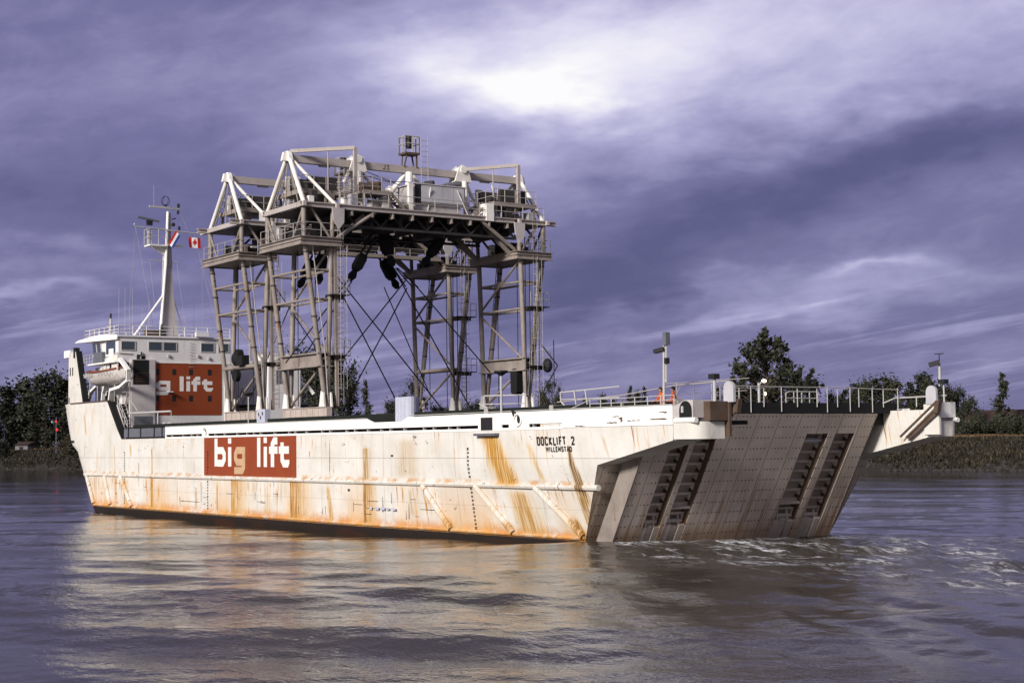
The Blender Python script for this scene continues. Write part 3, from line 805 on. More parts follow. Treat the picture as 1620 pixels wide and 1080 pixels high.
# astern
T(1135, 34, 614, 'conifer', 'leafdark', 'small dark tree just past the rounded fin of the near quarter', squash=0.9)
T(1165, 40, 612, 'broad', 'leafdark', 'low dark tree under the edge of the big tree astern', squash=1.0)
T(1210, 22, 527, 'spreading', 'leafdark', 'big spreading tree rising alone above the ramp rails', squash=0.95, seed=5).rotation_euler = (0, 0, math.atan2(ry, rx))
T(1252, 24, 585, 'broad', 'leafdark', 'smaller tree leaning off the big one above the ramp rails', squash=0.8, seed=6)
T(1283, 36, 601, 'poplar', 'leafdark', 'narrow tree just after the big spreading tree', squash=1.2)
hed = [(1312, 622), (1335, 618), (1352, 608), (1368, 604), (1385, 600), (1400, 598), (1420, 603), (1438, 606), (1458, 592), (1472, 602), (1492, 612), (1514, 616), (1532, 630)]
hl = ['tree at the low start of the dark row astern', 'second tree of the dark row astern, a little higher', 'third tree of the dark row, by the white stanchions',
      'rounded tree of the dark row above the ramp end', 'bushy tree of the dark row before its highest part', 'tree topping the middle of the dark row astern',
      'tree in the dark row beside the tall slim one', 'dip in the dark tree row before the slim tall tree', 'slim tall tree standing up out of the dark row', 'tree next after the slim tall one in the dark row',
      'tree right behind the far lamp post on the quarter', 'twiggy tree just beyond the far wing of the ship', 'last low tree of the row before the barn roof']
for i, (px, tp) in enumerate(hed):
    T(px, 42 + (i % 3) * 5, tp, 'poplar' if i in (8, 2, 5) else ('conifer' if i in (1, 4, 7) else 'dense'), 'leafdark' if i % 3 else 'leafmid', hl[i], squash=1.5 if i in (8, 2, 5, 1, 4, 7) else 0.95, group='dark row of trees astern')
T(1585, 40, 590, 'conifer', 'leafmid', 'lone sparse tree standing up beside the dark barn roof', squash=1.1)
for i, (px, tp) in enumerate([(1545, 655), (1568, 652), (1592, 660), (1615, 650), (1640, 648), (1532, 660)]):
    T(px, 30 + i % 2 * 4, tp, 'bush', 'leafdark' if i % 2 else 'leafmid',
      ['low dark bush before the barn gable', 'bush before the middle of the barn', 'bush under the lone sparse tree', 'bush at the edge of the view astern', 'bush beyond the edge of the view', 'bush nearest the far wing of the ship'][i], 'bush', cat='bush')
# far wood behind everything
V_, F_ = [], []
for _ in range(9000):
    s_ = random.uniform(-200, 1500); w_ = random.uniform(420, 560); X_, Y_ = bank_pt(s_, w_); z0 = 5 + random.random() ** 0.7 * (9 + 3.0 * math.sin(s_ * 0.021) + 2.0 * math.sin(s_ * 0.067))
    e = random.uniform(1.2, 2.6); a = random.uniform(0, 6.28); i0 = len(V_)
    V_ += [(X_ - e * math.cos(a), Y_ - e * math.sin(a), z0 - e), (X_ + e * math.cos(a), Y_ + e * math.sin(a), z0 - e * 0.6), (X_ + e * 0.5, Y_, z0 + e), (X_ - e * 0.6, Y_, z0 + e * 0.7)]
    F_.append((i0, i0 + 1, i0 + 2, i0 + 3))
stuff(mesh_obj('far_wood', V_, F_, 'farwood'), 'low blue grey wood along the horizon far beyond the bank', 'woodland')

# barn with a dark roof, pale shed, signal mast
def barn(px, w_, L, D, h, rise, label, wall, name):
    X_, Y_, Z_, s_, k_ = bank_at(px, w_)
    r_ = thing(name, (X_, Y_, Z_), label, 'barn' if name == 'barn' else 'shed')
    u = Vector((BD[0], BD[1], 0)); n = Vector((BN[0], BN[1], 0)); o = Vector((X_, Y_, Z_ - 0.4)); zz = Vector((0, 0, 1))
    MB().prism([o - u * L, o + u * L, o + u * L + zz * h, o - u * L + zz * h], n * D).build('wall', wall, r_)
    a = o - u * (L + 0.4) + zz * h - n * 0.5; b = o - u * (L + 0.4) + zz * (h + rise) + n * D / 2; c_ = o - u * (L + 0.4) + zz * h + n * (D + 0.5)
    MB().prism([a, b, c_], u * (2 * L + 0.8)).build('roof', 'roof', r_)
    d_ = MB()
    d_.prism([o - u * 1.1 - n * 0.05, o + u * 1.1 - n * 0.05, o + u * 1.1 - n * 0.05 + zz * min(2.6, h * 0.8), o - u * 1.1 - n * 0.05 + zz * min(2.6, h * 0.8)], n * 0.04)
    d_.build('door', 'dark', r_)
barn(1556, 46, 6.5, 9, 3.2, 3.2, 'dark barn with a brown hipped roof among the trees astern', 'barn', 'barn')
barn(33, 13.5, 3.5, 5, 2.4, 1.2, 'small pale shed under the dark trees beyond the bow', 'shed', 'shed')
X_, Y_, Z_, s_, k_ = bank_at(88, 11)
sg = thing('signal_mast', (X_, Y_, Z_), 'slim signal mast with red lamps on the bank under the tallest tree', 'signal')
ez = lambda py: CAM[2] + (711.4 - 0.01245 * 88 - py) / 2493.0 * k_
MB().tube((X_, Y_, Z_ - 0.5), (X_, Y_, ez(660)), 0.13, 8).build('pole', 'slate', sg)
u = Vector((rx, ry, 0))
MB().bar(Vector((X_, Y_, ez(667))) - u * 1.4, Vector((X_, Y_, ez(667))) + u * 0.6, 0.12, 0.12).build('arm', 'slate', sg)
for nm, du, py, rr, mm in (('lamp', 0.0, 667, 0.30, 'redlamp'), ('lamp', 0.3, 680, 0.36, 'redlamp'), ('lamp', -1.25, 668, 0.16, 'cyanlamp')):
    c_ = Vector((X_, Y_, ez(py))) + u * du - Vector((fx, fy, 0)) * 0.35
    h_ = MB().tube(c_ + Vector((fx, fy, 0)) * 0.5, c_ + Vector((fx, fy, 0)) * 0.1, rr * 1.15, 10).build('lamp_housing', 'black', sg)
    MB().sphere(c_, rr, 10, (1, 1, 1)).build('lens', mm, h_)
    ORG[h_.name] = ORG[sg.name]

# ================================================================== THE SHIP
BEAM = 20.5
ship = thing('cargo_ship', (0, 0, 0), 'rust streaked white heavy lift ship with brick red lettered panels and a sloping stern ramp', 'ship')


def interp(v, tab):
    for (a, fa), (b, fb) in zip(tab, tab[1:]):
        if v <= b: return fa + (fb - fa) * max(0.0, (v - a) / (b - a))
    return tab[-1][1]


def stern_x(z):
    if z <= 4.2: return 1.23 - 0.56 * (4.2 - max(z, -1.5))
    return min(7.5, 1.23 + (z - 4.2) / 0.2)


def inset(x, z):
    t = min(1, max(0, (x + 30) / 30.0)); t = t * t * (3 - 2 * t)
    return 0.88 * (1 - min(1, max(0, z / 4.2))) * t + (0.4 * max(0, -z) if z < 0 else 0)


BOW_TAB = [(-3.0, -72.5), (-0.1, -75.7), (1.5, -77.0), (3.1, -78.3), (5.1, -79.9), (5.8, -81.5), (6.6, -82.1), (9.8, -83.5), (15.2, -83.2)]


def bow_x(z): return interp(z, BOW_TAB)


def hull_col(z, side):
    """points of one waterline from stern to stem; side = -1 port (y = 0), +1 starboard"""
    pts = []
    xe, xb = stern_x(z), bow_x(z)
    for i in range(41):
        x = xe + (xb - xe) * (i / 40.0) ** 1.0
        pts.append((x, inset(x, z)))
    a = 9.0 + 0.15 * z; b = BEAM / 2
    for i in range(1, 15):
        t = math.pi / 2 * i / 14
        pts.append((xb - a * math.sin(t), b * (1 - math.cos(t))))
    return [(x, y if side < 0 else BEAM - y, z) for x, y in pts]


ZL = [-3.0, -1.2, -0.4, 0.0, 0.7, 1.5, 2.3, 3.1, 3.7, 4.2, 4.6, 5.1, 5.45, 5.8, 6.2]
V_, F_ = [], []
for side in (-1, 1):
    cols = [hull_col(z, side) for z in ZL]; n = len(cols[0]); o_ = len(V_)
    for c_ in cols: V_ += c_
    for i in range(len(ZL) - 1):
        for j in range(n - 1):
            a = o_ + i * n + j; q = (a, a + 1, a + n + 1, a + n)
            F_.append(q if side > 0 else q[::-1])
hull = mesh_obj('hull', V_, F_, 'hull', ship)

# forecastle side plating, port and starboard, cut back aft in a slope
def fore_side(side):
    mb = MB()
    zs = [6.2, 7.0, 8.0, 9.0, 9.75]
    def aft(z): return -69.6 if z < 6.3 else -70.6 - (z - 7.0) * 1.02
    rows = []
    for z in zs:
        xb = bow_x(z); a = 9.0 + 0.15 * z
        pts = [(aft(z) + (xb - aft(z)) * i / 8, 0.0) for i in range(9)]
        pts += [(xb - a * math.sin(math.pi / 2 * i / 14), BEAM / 2 * (1 - math.cos(math.pi / 2 * i / 14))) for i in range(1, 15)]
        rows.append([mb.b.verts.new((x, y if side < 0 else BEAM - y, z)) for x, y in pts])
    for r1, r2 in zip(rows, rows[1:]):
        for i in range(len(r1) - 1): mb.b.faces.new((r1[i], r1[i + 1], r2[i + 1], r2[i]))
    return mb
for side in (-1, 1): fore_side(side).build('forecastle_side', 'hull', ship)
# dark inner edge of the cut-back, top edge capping
e = MB()
e.prism([(-70.3, 0.03, 6.3), (-69.6, 0.03, 6.3), (-70.4, 0.03, 7.2), (-72.95, 0.03, 9.7), (-73.5, 0.03, 9.7), (-70.95, 0.03, 7.0)], (0, 0.55, 0))
e.build('forecastle_frame', 'black', ship)
e = MB(); e.box(-83.6, -73.3, -0.06, 0.35, 9.72, 9.84); e.box(-73.3, -69.4, 0.05, 0.5, 6.2, 6.24); e.build('forecastle_rail_cap', 'rusty', ship)
MB().box(-90, -72.5, 0.3, 20.2, 9.3, 9.45).build('forecastle_deck', 'deck', ship)
# main deck and hold covers (dark, seen only as a line above the bulwark)
d_ = MB(); d_.box(-84, -1, 0.05, 20.45, 6.0, 6.2); d_.build('main_deck', 'deck', ship)
d_ = MB(); d_.box(-68.5, 4.2, 0.75, 19.75, 6.2, 7.46); d_.build('hold_cover', 'deck', ship)
# bulwark: clean white band above the sheer, with long freeing slots
bw = MB(); y0, y1 = -0.035, 0.05
top = [(-59.1, 7.12), (-23.9, 7.13), (-22.9, 6.88), (-19.3, 6.88), (-18.5, 7.14), (7.5, 7.2)]
poly = [(x, y0, z) for x, z in top] + [(7.5, y0, 6.48), (-59.1, y0, 6.48)]
bw.prism(poly, (0, y1 - y0, 0))
slots = [(-58.9, -51.3), (-50.05, -10.3), (-8.42 + 0.6, -7.05), (-5.05, -1.85)]
edges = [-59.1] + [v for s_ in slots for v in s_] + [7.5]
for a, b in zip(edges[0::2], edges[1::2]):
    if b - a > 0.05: bw.box(a, b, y0, y1, 6.22, 6.477)
bw.box(-59.1, -1.85, y0 + 0.005, y1 - 0.005, 6.15, 6.29)
bw.build('bulwark', 'white', ship)
bk = MB()
for a, b in slots: bk.box(a - 0.1, b + 0.1, 0.32, 0.36, 6.2, 6.7)
bk.build('freeing_port', 'black', ship)
x = -58.0
while x < -2:
    MB().box(x, x + 0.06, 0.055, 0.31, 6.2, 6.6).build('bulwark_stay', 'trunk', ship); x += random.choice([1.2, 1.8, 1.0, 2.4])
cp = MB()
cp.box(-59.1, -24.0, -0.07, 0.14, 7.135, 7.18); cp.box(-18.4, 7.5, -0.07, 0.14, 7.215, 7.255)
cp.build('bulwark_cap', 'railw', ship)
# starboard bulwark
MB().box(-59, 4.5, 20.45, 20.53, 6.2, 7.15).build('bulwark', 'white', ship)
# dark fishplate, blistered paint at the aft end of the bulwark
fl = MB()
for (px_, pz_, w_, h_) in [(2.9, 6.72, 0.55, 0.05), (3.3, 6.62, 0.3, 0.10), (4.4, 6.48, 1.0, 0.05), (6.4, 6.52, 1.3, 0.05), (2.6, 6.40, 0.9, 0.05), (6.8, 6.85, 0.6, 0.06), (-0.2, 6.27, 0.9, 0.04), (3.4, 6.50, 0.16, 0.2)]:
    k = 7; pts = [(px_ + w_ * (i / (k - 1) - 0.5), -0.040, pz_ + h_ * random.uniform(0.2, 1)) for i in range(k)] + [(px_ + w_ * (i / (k - 1) - 0.5), -0.040, pz_ - h_ * random.uniform(0.1, 0.8)) for i in range(k - 1, -1, -1)]
    fl.prism(pts, (0, 0.004, 0))
fl.build('flaked_paint', 'rusty', ship)

# rub rail, bottom rail, diagonal fenders, stiffener bars
def side_pt(x, z, out=0.0): return (x, inset(x, z) - out, z)
rr = MB()
xs = [1.0 - i * 3.0 for i in range(27)] + [-79.3]
rr.path([side_pt(x, 2.98, 0.02) for x in xs], 0.17, 8); rr.build('rub_rail', 'hull', ship)
rr = MB(); rr.path([side_pt(stern_x(0.2) - 0.02, 0.26, 0.02)] + [side_pt(x, 0.2, 0.02) for x in xs[1:-1]], 0.12, 8); rr.build('bottom_rail', 'hull', ship)
for (xa, za, xb, zb) in [(-16.84, 2.84, -14.12, 0.25), (-10.87, 2.9, -7.7, 0.28), (-4.77, 2.9, -1.1, 0.3), (-73.7, 2.85, -72.2, 0.3), (-69.6, 2.9, -66.8, 0.25), (-78.6, 2.85, -76.6, 0.3)]:
    MB().path([side_pt(xa + (xb - xa) * i / 4, za + (zb - za) * i / 4, 0.10) for i in range(5)], 0.19, 10).build('diagonal_fender', 'hull', ship)
MB().tube((-35.3, 0.0, 3.1), (-35.3, 0.0, 5.0), 0.10, 8).build('stiffener_bar', 'redpaint', ship)
for (x, za, zb) in [(-24.4, 3.1, 5.15), (-62.25, 3.1, 5.3), (-24.45, 0.4, 2.8), (-35.35, 0.4, 2.8), (-62.3, 0.4, 2.8)]:
    MB().tube((x, 0.03, za), (x, 0.03, zb), 0.10, 8).build('stiffener_bar', 'hull', ship)
# hull markings and small fittings
ink = MB()
def tick(x, z, w, h, out=0.012):
    y = inset(x, z) - out; ink.obox((x, y, z), (1, 0, 0), (0, 0, 1), (0, 1, 0), w / 2, h / 2, 0.003)
def draft_marks(x, zt, zb):
    z = zt; k = 0
    while z > zb:
        if not 2.75 < z < 3.25:
            q = 0.13 if k % 5 else 0.17
            tick(x - q * 0.4, z, 0.06, q); tick(x + q * 0.3, z + q * 0.3, q * 0.8, 0.045); tick(x + q * 0.3, z - q * 0.3, q * 0.8, 0.045); tick(x + (0.09 if k % 2 else 0.0), z, 0.05, q * 0.6)
        z -= 0.235; k += 1
for xx in (-11.5, -50.2, -68.8): draft_marks(xx, 5.1 if xx > -40 else 5.0, 0.35)
for _ in range(30):
    xx = random.choice([random.uniform(-58, -50), random.uniform(-30, -14), random.uniform(-78, -60), random.uniform(-48, -30)]); zz = random.uniform(0.5, 2.3)
    if random.random() < 0.6: tick(xx, zz, 0.035, random.uniform(0.15, 0.9))
    else: tick(xx, zz, random.uniform(0.2, 1.4), 0.03)
for xx, zz, w, h in [(-23.5, 1.25, 3.2, 0.03), (-17.0, 1.35, 2.4, 0.03), (-53.9, 1.0, 4.0, 0.04), (-18.8, 1.5, 0.04, 1.6), (-22.0, 1.7, 0.05, 1.3), (-51.5, 1.8, 0.04, 1.6), (-20.6, 4.7, 0.3, 0.12), (-26.5, 2.4, 0.3, 0.15)]: tick(xx, zz, w, h)
ink.build('hull_marking', 'ink', ship)
# pale repaired patch with a draughted load mark amidships
for k in range(5): MB().box(-23.6 + k * 0.72, -23.6 + k * 0.72 + random.uniform(0.3, 0.6), -0.018, -0.010, 1.12 + random.uniform(0, 0.1), 1.36).build('repair_patch', 'pale', ship)
# fairleads and scuppers
def fairlead(x, z, w, h):
    mb = MB(); n = 14
    ring = [(x + w * math.cos(2 * math.pi * i / n), -0.09, z + h * math.sin(2 * math.pi * i / n)) for i in range(n + 1)]
    mb.path(ring, 0.05, 6); o = mb.build('fairlead', 'white', ship)
    mb = MB(); mb.prism([(x + 0.08 + w * 0.55 * math.cos(2 * math.pi * i / n), -0.05, z + 0.06 + h * 0.8 * math.sin(2 * math.pi * i / n)) for i in range(n)], (0, 0.012, 0))
    mb.build('fairlead_hole', 'dark', o)
fairlead(-6.1, 6.72, 0.36, 0.34); fairlead(-50.6, 6.70, 0.36, 0.26)
MB().path([(-6.5, -0.06, 6.9), (-6.5, -0.2, 7.3), (-6.25, -0.12, 7.1)], 0.05, 5).build('mooring_hook', 'dark', ship)
sc_ = MB(); sc_.box(-10.0, -8.75, -0.048, -0.037, 6.18, 6.93); sc_.build('side_gate', 'dark', ship)
sc_ = MB(); sc_.box(-10.4, -8.1, -0.32, 0.0, 5.86, 6.0); sc_.build('gangway_sill', 'slate', ship)
MB().path([(-9.35, 0.1, 6.9), (-9.35, 0.0, 7.45), (-10.2, 0.0, 7.75)], 0.045, 6).build('davit_arm', 'railw', ship)

# ------------------------------------------------------------------ lettering
def ribbon(mb, pts, w, frame, out, th=0.010, closed=False):
    """a flat stroke of constant width along a polyline in the (u, v) plane of frame, mitred at the bends"""
    pts = [Vector((p[0], p[1])) for p in pts]; L, Rr = [], []
    for i, p in enumerate(pts):
        a = (pts[i] - pts[i - 1]).normalized() if i > 0 else None
        b = (pts[i + 1] - pts[i]).normalized() if i < len(pts) - 1 else None
        if a is None: t, k = b, 1.0
        elif b is None: t, k = a, 1.0
        else:
            t = (a + b).normalized(); k = 1.0 / max(0.5, t.dot(a))
        n = Vector((-t.y, t.x)) * (w / 2 * k); L.append(p + n); Rr.append(p - n)
    for i in range(len(pts) - 1):
        A = [frame(*q, out) for q in (L[i], L[i + 1], Rr[i + 1], Rr[i])]; B = [frame(*q, out - th) for q in (L[i], L[i + 1], Rr[i + 1], Rr[i])]
        mb.hexa(A + B)
BIG = {'b': (1.40, [[(.2, .0), (.2, 1.46)], [(.38, .83), (1.0, .83), (1.2, .63), (1.2, .37), (1.0, .17), (.38, .17)]]),
       'i': (0.40, [[(.2, 0), (.2, 1.0)], [(.2, 1.18), (.2, 1.46)]]),
       'g': (1.40, [[(1.02, .83), (.4, .83), (.2, .63), (.2, .42), (.4, .22), (1.02, .22)], [(1.2, 1.0), (1.2, -.02), (1.02, -.2), (.05, -.2)]]),
       'l': (0.40, [[(.2, 0), (.2, 1.46)]]),
       'f': (0.90, [[(.36, 0), (.36, 1.1), (.54, 1.28), (.88, 1.28)], [(0, .83), (.90, .83)]]),
       't': (1.12, [[(.36, 1.2), (.36, .36), (.55, .17), (.90, .17), (1.0, .30), (1.0, .36)], [(0, .83), (1.10, .83)]])}


def big_word(spec, frame, sx, sz, v0, mat_of, parent, out):
    for ch, u0 in spec:
        mb = MB()
        for k, st in enumerate(BIG[ch][1]):
            wd = 0.36
            ribbon(mb, st, wd, lambda u_, v_, o: frame(u0 + u_ * sx, v0 + v_ * sz, o), out + 0.003 * k)
        mb.build('letter', mat_of(ch, u0), parent)


# red panel on the hull side: outline follows the plating
pan = MB().box(-50.92, -34.36, -0.006, 0.0, 3.13, 6.16).build('lettered_panel', 'redpaint', ship)
px2x = lambda X: interp(X, [(0, -51.2), (195, -48.85), (405, -46.25), (495, -45.13), (668, -43.05), (850, -40.95), (950, -39.8), (1035, -38.85), (1185, -37.2), (1350, -35.42), (1565, -33.2)])
hull_frame = lambda u_, v_, o: (u_, -0.006 - o, v_)
for ch, X0, X1 in (('b', 195, 372), ('i', 405, 456), ('g', 495, 668), ('l', 850, 902), ('i', 950, 1002), ('f', 1035, 1165), ('t', 1185, 1350)):
    u0, u1 = px2x(X0), px2x(X1); wch = {'b': 1.38, 'i': .38, 'g': 1.38, 'l': .38, 'f': .90, 't': 1.18}[ch]
    big_word([(ch, u0)], hull_frame, (u1 - u0) / wch, 1.50, 3.88, lambda c_, u_: 'lettertan' if c_ == 'g' else 'letter', pan, 0.014)
# stencilled name and port of registry
SM = {'D': (.6, [[(.1, 0), (.1, 1), (.42, 1), (.55, .85), (.55, .15), (.42, 0), (.1, 0)]]), 'O': (.6, [[(.3, 1), (.12, 1), (.07, .85), (.07, .15), (.15, 0), (.45, 0), (.53, .15), (.53, .85), (.45, 1), (.28, 1)]]),
      'C': (.6, [[(.55, .8), (.45, 1), (.15, 1), (.07, .85), (.07, .15), (.15, 0), (.45, 0), (.55, .2)]]), 'K': (.6, [[(.1, 0), (.1, 1)], [(.53, 1), (.16, .5), (.55, 0)]]),
      'L': (.5, [[(.1, 1), (.1, 0), (.5, 0)]]), 'I': (.25, [[(.1, 0), (.1, 1)]]), 'F': (.5, [[(.1, 0), (.1, 1), (.5, 1)], [(.12, .52), (.42, .52)]]),
      'T': (.6, [[(.02, 1), (.58, 1)], [(.3, 0), (.3, .94)]]), '2': (.6, [[(.05, .75), (.1, .95), (.3, 1), (.5, .9), (.52, .68), (.08, .03), (.56, .03)]]),
      'W': (.8, [[(.05, 1), (.2, .02), (.4, .8), (.6, .02), (.75, 1)]]), 'E': (.5, [[(.5, 1), (.1, 1), (.1, 0), (.5, 0)], [(.12, .52), (.42, .52)]]),
      'M': (.8, [[(.08, 0), (.1, 1), (.4, .3), (.7, 1), (.72, 0)]]), 'S': (.55, [[(.5, .85), (.4, 1), (.15, 1), (.06, .8), (.12, .58), (.42, .45), (.5, .2), (.4, 0), (.15, 0), (.04, .15)]]),
      'A': (.6, [[(.04, 0), (.3, 1), (.56, 0)], [(.15, .35), (.45, .35)]]), '3': (.55, [[(.05, .95), (.45, .95), (.25, .58), (.48, .4), (.45, .08), (.2, 0), (.05, .1)]]), 'J': (.45, [[(.4, 1), (.4, .15), (.28, 0), (.12, 0), (.04, .2)]])}


def small_word(name, txt, u0, u1, v0, h, frame, mat, parent, wd=0.16, lean=0.0):
    tot = sum((SM[c][0] + 0.22) if c != ' ' else 0.9 for c in txt) - 0.22
    k = (u1 - u0) / tot; mb = MB(); u = u0
    for c in txt:
        if c == ' ': u += 0.9 * k; continue
        for i, st in enumerate(SM[c][1]):
            ribbon(mb, [(u + p[0] * k + lean * (1 - p[1]), v0 + p[1] * h) for p in st], wd, frame, 0.012 + 0.003 * i)
        u += (SM[c][0] + 0.22) * k
    return mb.build(name, mat, parent)
small_word('ship_name', 'DOCKLIFT 2', -4.33, -0.80, 5.30, 0.40, hull_frame, 'ink', ship, 0.105, 0.06)
small_word('home_port', 'WILLEMSTAD', -3.45, -1.05, 4.93, 0.24, hull_frame, 'ink', ship, 0.07, 0.04)

# ------------------------------------------------------------------ stern: wings, transom, ramp
def wing(ya, yb):
    mb = MB(); mb.prism([(-4.0, ya, 4.2), (1.26, ya, 4.2), (7.45, ya, 5.44), (7.45, ya, 7.0), (-4.0, ya, 7.0)], (0, yb - ya, 0)); return mb
wing(0.02, 1.9).build('quarter_wing', 'hull', ship)
wing(18.6, 20.48).build('quarter_wing', 'hull', ship)
tp = MB()
for a, b, zt in ((0, 1.9, 4.19), (18.6, BEAM, 4.19), (1.9, 18.6, 6.9)):
    ia = lambda z: inset(stern_x(z), z)
    def edge(y, z):
        if y == 0: return ia(z)
        if y == BEAM: return BEAM - ia(z)
        return y
    zs = [-1.5, 0.0, 1.4, 2.8, 4.19] + ([6.9] if zt > 5 else [])
    for z0_, z1_ in zip(zs, zs[1:]):
        f_ = lambda y, z: (1.23 - 0.56 * (4.2 - z) - 0.01, edge(y, z), z)
        tp.quad(f_(a, z0_), f_(b, z0_), f_(b, z1_), f_(a, z1_))
tp.build('transom', 'ramp', ship)

RS = Vector((0.502, 0, 0.865)); RN = Vector((0.865, 0, -0.502)); RO = Vector((0.75, 0, 0))
def rp(s_, y, n): return RO + RS * s_ + RN * n + Vector((0, y, 0))
def rbox(mb, s0, s1, ya, yb, n0, n1):
    return mb.hexa([rp(s0, ya, n0), rp(s0, yb, n0), rp(s1, yb, n0), rp(s1, ya, n0), rp(s0, ya, n1), rp(s0, yb, n1), rp(s1, yb, n1), rp(s1, ya, n1)])
ramp = MB()
# frame members: left strip, rib, centre leaf, rib, right strip; cross pieces top and bottom
TOP, BOT = 7.9, -0.6
for ya, yb in ((1.3, 2.95), (4.2, 4.55), (6.0, 12.55), (14.25, 14.8), (16.35, 17.5)): rbox(ramp, BOT, TOP, ya, yb, -1.15, 0.0)
sl = [(2.95, 4.2), (4.55, 6.0), (12.55, 14.25), (14.8, 16.35)]
for ya, yb in sl: rbox(ramp, 6.62, TOP, ya, yb, -0.9, -0.004)
ramp_o = ramp.build('stern_ramp', 'ramp', ship)
for q, (ya, yb) in enumerate(sl):
    b_ = MB(); rbox(b_, BOT, 6.62, ya, yb, -0.74, -0.68)
    # cross frames with a turned flange, one every 0.62 m
    s_ = 1.45
    while s_ < 6.5:
        rbox(b_, s_, s_ + 0.05, ya, yb, -0.68, -0.40); rbox(b_, s_ - 0.02, s_ + 0.12, ya, yb - 0.05, -0.40, -0.37)
        rbox(b_, s_ - 0.3, s_ + 0.02, yb - 0.14, yb - 0.1, -0.68, -0.30)
        s_ += 0.62
    # hinged foot plates along the lower lip
    w3 = (yb - ya) / 3
    for k in range(3):
        rbox(b_, BOT, 0.85 + 0.1 * ((k + q) % 2), ya + k * w3 + 0.04, ya + (k + 1) * w3 - 0.04, -0.5, -0.02 - 0.06 * (k % 2))
    b_.tube(rp(1.05, ya + 0.1, -0.35), rp(1.05, yb - 0.1, -0.35), 0.11, 8)
    for k in (0.25, 0.7):
        yk = ya + (yb - ya) * k; b_.prism([rp(0.85, yk, -0.1), rp(1.5, yk, -0.48), rp(0.85, yk, -0.48)], (0, 0.09, 0))
    if q in (1, 2): rbox(b_, 1.95, 2.05, ya, yb, -0.68, -0.08)
    ro_ = b_.build('ramp_recess', 'recess', ramp_o)
    sd2 = MB(); rbox(sd2, 0.95, 6.6, yb - 0.035, yb - 0.004, -0.67, -0.03); sd2.build('recess_shade', 'rusty', ro_)  # dark plate added to paint shade on the recess's starboard wall
lt = MB(); rbox(lt, 5.95, 6.1, 12.56, 14.24, -0.5, -0.25); lt.build('ramp_lamp', 'panel', ramp_o)
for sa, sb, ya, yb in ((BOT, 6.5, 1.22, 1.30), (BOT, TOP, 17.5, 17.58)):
    rim = MB(); rbox(rim, sa, sb, ya, yb, -1.2, 0.02); rim.build('ramp_edge', 'gantry', ramp_o)  # darker gantry grey stands in for shade on the ramp's side faces
# black box standing in for the shade on the deck edge above the ramp
MB().box(4.12, 4.74, 4.4, 19.0, 6.86, 7.44).build('deck_edge_shade', 'black', ship)
# end pieces of the wings, with the ramp arms, roller fairlead and round-topped fins
for k, (yo, sgn) in enumerate(((0.0, 1), (BEAM, -1))):
    Y = lambda v: yo + sgn * v
    XO = 0.0 if k == 0 else -1.1
    def bx(mb, x0, x1, a, b, z0, z1): return mb.box(x0, x1, min(Y(a), Y(b)), max(Y(a), Y(b)), z0, z1)
    e = MB(); e.prism([(7.52, Y(0.03), 6.55), (9.0 + XO, Y(0.03), 6.55), (9.0 + XO, Y(0.03), 7.42), (8.4 + XO, Y(0.03), 7.42), (7.52, Y(0.03), 7.12)], (0, sgn * 1.8, 0)); e.build('wing_end_casing', 'trunk' if k == 0 else 'white', ship)
    e = MB(); n = 10
    prof = [(7.52, Y(0.0))] + [(8.55 + XO + 0.75 * math.sin(math.pi / 2 * i / n), Y(0.75 - 0.75 * math.cos(math.pi / 2 * i / n))) for i in range(n + 1)] + [(9.3 + XO, Y(1.8)), (7.52, Y(1.8))]
    e.prism([(a, b, 5.5) for a, b in prof], (0, 0, 0.86)); e.build('wing_end', 'hull', ship)
    e = MB(); e.tube((7.6, Y(0.06), 6.42), (9.2 + XO, Y(0.06), 6.42), 0.14, 10); e.build('wing_roller', 'white', ship)
    e = MB(); e.prism([(8.45 + XO + 0.46 * math.cos(a), Y(-0.005), 6.90 + (0.48 * math.sin(a) if a < math.pi + 0.01 else 0)) for a in [math.pi * i / 12 for i in range(13)]] + [(7.99 + XO, Y(-0.005), 6.58), (8.91 + XO, Y(-0.005), 6.58)], (0, sgn * 0.03, 0)); h_ = e.build('roller_fairlead', 'black', ship)
    e = MB(); e.tube((8.3 + XO, Y(-0.06), 6.8), (8.3 + XO, Y(-0.06), 7.12), 0.075, 8); e.build('roller', 'railw', h_)
    e = MB(); bx(e, 7.3 if k else 8.3, 8.4 if k else 9.6, 1.85, 2.0, 5.6, 7.3)
    if k == 0: bx(e, 9.02, 9.5, 0.7, 1.85, 6.4, 7.34)
    e.build('wing_bracket', 'rusty' if k == 0 else 'hull', ship)
    xs_ = 0.0 if k == 0 else -1.25
    e = MB(); e.bar((9.9 + xs_, Y(2.2), 7.25), (7.4 + xs_, Y(2.2), 5.45), 0.10, 0.10); e.bar((9.75 + xs_, Y(2.35), 7.4), (7.1 + xs_, Y(2.35), 5.5), 0.10, 0.10); e.bar((9.8 + xs_, Y(2.15), 7.0), (7.5 + xs_, Y(2.15), 5.4), 0.08, 0.26); e.bar((9.85 + xs_, Y(2.25), 7.45), (9.7 + xs_, Y(2.25), 6.8), 0.26, 0.3); e.build('ramp_arm', 'rusty', ship)
    e = MB(); pr = [(9.14, Y(1.9), 7.3), (9.86, Y(1.9), 7.3)] + [(9.5 + 0.36 * math.cos(a), Y(1.9), 7.98 + 0.36 * math.sin(a)) for a in [math.pi * i / 10 for i in range(11)]]
    if k: pr = [(x - 1.6, y, z) for x, y, z in pr]
    e.prism(pr, (0, sgn * 0.16, 0)); e.build('fin_plate', 'panel', ship)
